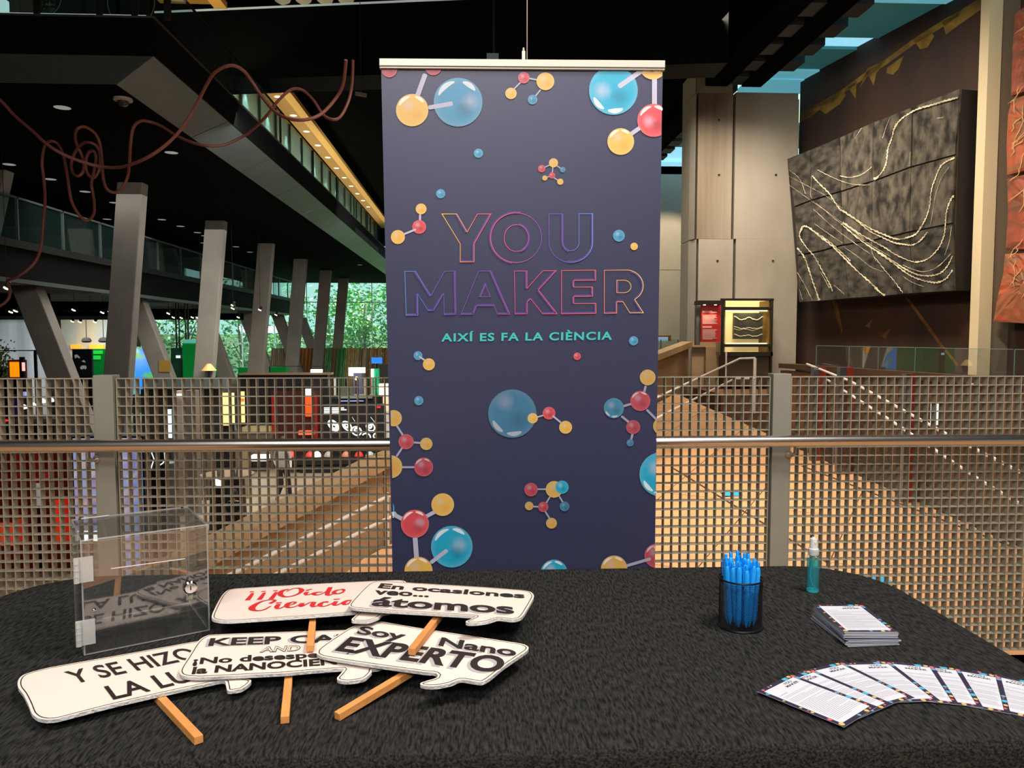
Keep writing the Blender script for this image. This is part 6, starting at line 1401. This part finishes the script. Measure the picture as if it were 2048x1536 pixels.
for i, (px, py) in enumerate(((47, 815), (65, 811), (84, 803), (101, 801))):
    q = onY(px, py, 20); l = thing('white_lamp', q, 'small white lamp behind the left grating, ' + ['first from the left', 'second from the left', 'third from the left', 'rightmost of the four'][i], 'lamp', 'white lamps left'); b = MB(); b.lathe([(.02, .08), (.075, .04), (.085, -.03), (0, -.05)], q, 12); b.build('shade', G1('white_shade', (245, 248, 245), 1.2), l, smooth=True); b = MB(); b.tube([q, Vector((q.x, q.y, ZH + .8))], .01, 5); b.build('stem', m_black, l)
t_ = item('dark_worktable', 'dark work table under the four white lamps', 'table', 70, 20.3); part(t_, 'top', 30, 838, 112, 846, 20.1, 1.0, G1('table_taupe', (84, 78, 70))); part(t_, 'body', 36, 846, 108, 900, 20.2, .8, m_black, True); part(t_, 'navy_screen', 24, 790, 44, 838, 20.9, .1, G1('navy_glow', (24, 20, 70), .3)); part(t_, 'pale_screen', 41, 784, 50, 792, 20.6, .1, G1('pale_blue_scr', (150, 160, 210), .8))
t_ = item('red_dot_lamp', 'small glowing red lamp at the left edge of the grating', 'lamp', 9, 20); q = onY(10, 841, 20); b = MB(); b.lathe([(0, -.03), (.07, -.02), (.07, .02), (0, .03)], q, 12); b.build('glow', G1('red_sign', (255, 30, 40), 1.6), t_); b = MB(); b.tube([q, Vector((q.x, q.y, ZH))], .02, 5); b.build('stem', m_black, t_)
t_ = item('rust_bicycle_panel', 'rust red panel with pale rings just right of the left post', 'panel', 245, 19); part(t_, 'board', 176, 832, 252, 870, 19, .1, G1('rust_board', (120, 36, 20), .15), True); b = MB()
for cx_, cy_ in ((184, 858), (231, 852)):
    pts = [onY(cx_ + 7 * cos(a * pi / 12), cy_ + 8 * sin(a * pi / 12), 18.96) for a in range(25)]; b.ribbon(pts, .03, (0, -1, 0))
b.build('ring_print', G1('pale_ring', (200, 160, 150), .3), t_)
# black panel with pale curved lines
t_ = item('curve_panel', 'black panel with white curved line drawings below the handrail', 'panel', 306, 14.5); part(t_, 'board', 286, 880, 332, 1040, 14.5, .1, m_black, True); b = MB()
for pts in ([(296, 905), (291, 918), (288, 930), (292, 938)], [(303, 905), (308, 918), (304, 930), (302, 938)], [(329, 905), (330, 918), (326, 926), (320, 930)]): b.ribbon([onY(x, y, 14.46) for x, y in pts], .022, (0, -1, 0))
b.build('curve_lines', m_wg, t_)
t_ = item('steel_cylinder', 'grey metallic cylinder standing beside the curved line panel', 'display', 335, 14.8)
p = onY(335, 960, 15.2); b = MB(); b.lathe([(.2, ZH), (.2, onY(335, 925, 15.2).z), (0, onY(335, 925, 15.2).z)], (p.x, 15.2, 0), 24); b.build('body', mat('soft_steel', (140, 146, 146), .3, .7), t_, smooth=True)
# round table with instruments
t_ = item('round_exhibit_table', 'round exhibit table with metal instruments and a glowing screen, centre left', 'table', 455, 17.5)
q = onY(455, 952, 17.5); b = MB(); b.lathe([(.55, 0), (.58, .02), (.58, .05), (0, .05)], (q.x, 17.5, q.z), 36); b.build('top', G1('table_tan', (130, 112, 90)), t_)
b = MB(); b.lathe([(.42, 0), (.36, q.z - ZH)], (q.x, 17.5, ZH), 20); b.build('pedestal', m_black, t_)
for px, w in ((438, .04), (471, .06)):
    c0 = onY(px, 950, 17.1); b = MB(); b.lathe([(w, 0), (w, .16), (w * .6, .2), (0, .2)], (c0.x, 17.1, q.z + .05), 14); b.build('instrument', mat('soft_steel', (140, 146, 146), .3, .7), t_, smooth=True)
b = MB(); a = onY(429, 958, 16.85); c2 = onY(443, 973, 16.85); b.prism([(a.x, 16.85, a.z), (c2.x, 16.85, a.z - .05), (c2.x, 16.8, c2.z), (a.x, 16.8, c2.z + .05)], (0, .04, 0)); b.build('screen', G1('screen_white', (235, 252, 255), 1.5), t_)
t_ = item('light_box_table', 'black framed table with two white light boxes', 'table', 518, 25.4)
part(t_, 'light_box', 502, 911, 517, 922, 25.3, .3, G1('white_board', (250, 255, 250), 1.5)); part(t_, 'light_box', 519, 911, 535, 922, 25.3, .3, G1('white_board', (250, 255, 250), 1.5)); part(t_, 'shelf', 502, 923, 536, 927, 25.3, .4, m_black)
for px in (503, 532): part(t_, 'leg', px, 927, px + 2, 940, 25.35, .05, m_black, True)
t_ = item('standing_boards', 'row of dim grey and taupe standing boards under the handrail', 'display', 420, 21.0)
for k, (x0, x1, c) in enumerate(((395, 412, (70, 62, 54)), (414, 430, (104, 94, 78)), (446, 462, (140, 126, 98)), (466, 482, (118, 108, 88)), (484, 500, (144, 128, 98)))): part(t_, 'board', x0, 880, x1, 925, 21.0 + .03 * k, .05, G1('board_%d' % k, c), True)
# ================================================================== PEOPLE
def person(name, label, joints, radii, edges, mats, feet, hair, top_z, faces=True):
    t_ = thing(name, feet, label, 'person')
    me = bpy.data.meshes.new('body'); me.from_pydata([j for j in joints], edges, []); o = bpy.data.objects.new('body', me); COL.objects.link(o); o.parent = t_
    sk = o.modifiers.new('s', 'SKIN'); sb_ = o.modifiers.new('u', 'SUBSURF'); sb_.levels = 2; sb_.render_levels = 2
    for v, r in zip(me.skin_vertices[0].data, radii): v.radius = r
    me.skin_vertices[0].data[0].use_root = True
    me.materials.append(mats[0]); dg = bpy.context.evaluated_depsgraph_get(); dg.update()
    m2 = bpy.data.meshes.new_from_object(o.evaluated_get(dg)); o.modifiers.clear(); o.data = m2
    m2.materials.clear(); [m2.materials.append(m) for m in mats]
    for p in m2.polygons:
        p.use_smooth = True; z = p.center.z; ax = abs(p.center.x)
        p.material_index = mats_rule(z, p.center, mats, top_z)
    return t_, o
def mats_rule(z, c, mats, T): return 0 if z > T[0] else (1 if z > T[1] else (2 if z > T[2] else 3))
m_skin = mat('skin', (196, 146, 118), .6); m_gsh = mat('grey_shirt', (150, 148, 142), .8); m_btr = mat('black_trousers', (24, 24, 28), .8); m_shoe = mat('black_shoe', (20, 20, 22), .5); m_hair = mat('dark_hair', (46, 34, 26), .7); m_bsh = mat('black_top', (22, 22, 24), .8)
fp = onY(566, 1003, 20.6); fp.z = ZH
J = [(0, 0, .95), (0, 0, 1.12), (0, -.0, 1.36), (.01, 0, 1.47), (.02, 0, 1.53), (.03, 0, 1.62), (.04, 0, 1.70),
     (-.10, .0, .90), (-.02, -.02, .50), (-.16, -.02, .09), (-.08, -.1, .04), (.10, 0, .90), (.16, .02, .50), (.20, .04, .09), (.30, -.02, .04),
     (-.17, 0, 1.40), (-.21, .0, 1.14), (-.10, -.14, .95), (-.06, -.18, .90), (.17, 0, 1.40), (.22, -.02, 1.14), (.26, -.16, .98), (.28, -.2, .94)]
R = [(.15, .11), (.14, .10), (.15, .10), (.06, .06), (.05, .055), (.085, .095), (.07, .08), (.095, .10), (.062, .065), (.042, .045), (.035, .04), (.095, .10), (.062, .065), (.042, .045), (.035, .04), (.055, .055), (.042, .042), (.032, .032), (.028, .02), (.055, .055), (.042, .042), (.032, .032), (.028, .02)]
E = [(0, 1), (1, 2), (2, 3), (3, 4), (4, 5), (5, 6), (0, 7), (7, 8), (8, 9), (9, 10), (0, 11), (11, 12), (12, 13), (13, 14), (2, 15), (15, 16), (16, 17), (17, 18), (2, 19), (19, 20), (20, 21), (21, 22)]
pt, po = person('person', 'person in a grey top and black trousers walking in the hall, left of the banner', J, R, E, [m_skin, m_gsh, m_btr, m_shoe], fp, None, (1.46, .93, .08))
def head(t_, base, c, m_h=m_hair):
    b = MB(); b.lathe([(0, .125), (.06, .115), (.09, .07), (.098, .02), (.09, -.03), (.07, -.06)], Vector(base) + Vector(c) + Vector((0, .018, 0)), 16); b.build('hair', m_h, t_, smooth=True)
    b = MB(); hc = Vector(base) + Vector(c); b.lathe([(0, -.03), (.014, -.01), (.012, .02), (0, .05)], hc + Vector((0, -.092, -.01)), 8); b.build('nose', m_skin, t_)
    b = MB()
    for s in (-.032, .032): b.lathe([(0, -.008), (.009, 0), (0, .008)], hc + Vector((s, -.084, .01)), 8)
    b.build('eyes', m_black, t_)
head(pt, fp, (.035, 0, 1.66))
f2 = onY(472, 1062, 16.5); f2.z = ZH
S = .68
J2 = [(x * S, y * S, z * S) for x, y, z in [(0, 0, .92), (.0, -.05, 1.08), (.0, -.14, 1.30), (.0, -.18, 1.40), (.0, -.20, 1.46), (.0, -.22, 1.55), (.0, -.23, 1.62),
     (-.10, .0, .88), (-.14, -.06, .48), (-.12, .04, .09), (-.12, -.08, .04), (.10, 0, .88), (.13, -.04, .48), (.12, .02, .09), (.14, -.1, .04),
     (-.17, -.12, 1.34), (-.24, -.24, 1.12), (-.14, -.42, 1.02), (-.11, -.48, 1.0), (.17, -.12, 1.34), (.24, -.24, 1.12), (.14, -.42, 1.02), (.11, -.48, 1.0)]]
R2 = [(a * S, b_ * S) for a, b_ in R]
pt2, _ = person('person', 'child in black clothes leaning at the round exhibit table', J2, R2, E, [m_skin, m_bsh, m_btr, m_shoe], f2, None, (1.38 * S, .90 * S, .08))
head(pt2, f2, (0, -.21 * S, 1.58 * S))
# ================================================================== HANGING CABLES
m_cab = mat('red_cable', (112, 62, 54), .55, spec=.4)
cabA = [(-60, 150), (0, 200), (30, 232), (65, 262), (92, 287), (125, 308), (165, 324), (200, 333), (235, 335), (265, 328), (300, 312), (335, 287), (365, 255), (390, 215), (412, 172), (430, 145), (460, 131), (485, 140), (505, 165), (525, 195), (550, 223), (580, 238), (615, 239), (645, 226), (672, 196), (686, 168), (692, 120)]
cabB = [(706, 120), (704, 168), (697, 202), (682, 232), (667, 239), (647, 230), (628, 202), (609, 183), (594, 177), (579, 181), (556, 202), (533, 232), (506, 259), (484, 274), (449, 290), (419, 292), (388, 286), (354, 272), (324, 253), (301, 244), (282, 242), (267, 255), (261, 289), (259, 324), (255, 354), (244, 377), (228, 385), (213, 377), (206, 354), (204, 324), (200, 289), (190, 267), (171, 254), (156, 257), (150, 270), (154, 289), (164, 312), (168, 331), (164, 347), (154, 352), (145, 345), (143, 327), (150, 305), (164, 288), (179, 285), (194, 293), (200, 312), (198, 340), (187, 356), (175, 347), (171, 327), (177, 306), (187, 302), (192, 316), (188, 343), (183, 366), (185, 383), (188, 402), (187, 428), (175, 441), (160, 432), (143, 402), (134, 360), (142, 410 - 8), (135, 354), (128, 316), (118, 291), (103, 282), (90, 291), (84, 324), (88, 362), (90, 400), (87, 436), (82, 493), (68, 527), (38, 552), (15, 562), (19, 577), (17, 597), (0, 612), (-30, 625)]
cabB = [p for i, p in enumerate(cabB) if p not in ((134, 360), (142, 402))]
def cable(pts, Y0, Y1, lb):
    n = len(pts); P3 = [onY(x, y, Y0 + (Y1 - Y0) * i / n + .12 * sin(i * 1.1)) for i, (x, y) in enumerate(pts)]
    b = MB(); b.tube(cr_spline(P3, 6), .0155, 7); tag(b.build('hanging_cable', m_cab, smooth=True), lb, 'cable')
cable(cabA, 7.6, 7.2, 'long dark red cable hanging in one wide sweep from left to right')
cable(cabB, 8.2, 8.9, 'dark red cable hanging in small tangled loops at upper left')
# spotlight fitting on the black ceiling, right of the cables
q = onY(722, 187, 13); t_ = thing('ceiling_spotlight', q, 'small grey spotlight on the dark ceiling left of the banner', 'spotlight'); b = MB(); b.bar(q - Vector((.09, 0, 0)), q + Vector((.09, 0, -.03)), .06, .05); b.build('body', G1('fitting_grey', (110, 104, 92)), t_); b = MB(); b.bar(q, q + Vector((0, 0, 1.5)), .01, .01, (0, 1, 0)); b.build('rod', m_black, t_)
q = onY(988, 113, 12); t_ = thing('ceiling_projector', q, 'small projector hanging behind the top rail of the banner', 'projector'); b = MB(); b.box((q.x - .11, 12, q.z - .05), (q.x + .07, 12.2, q.z + .05)); b.build('body', G1('projector_white', (120, 140, 145), .1), t_); b = MB(); b.bar(q + Vector((.0, .1, .05)), q + Vector((.0, .1, 1.9)), .03, .03, (0, 1, 0)); b.build('bracket', m_black, t_)
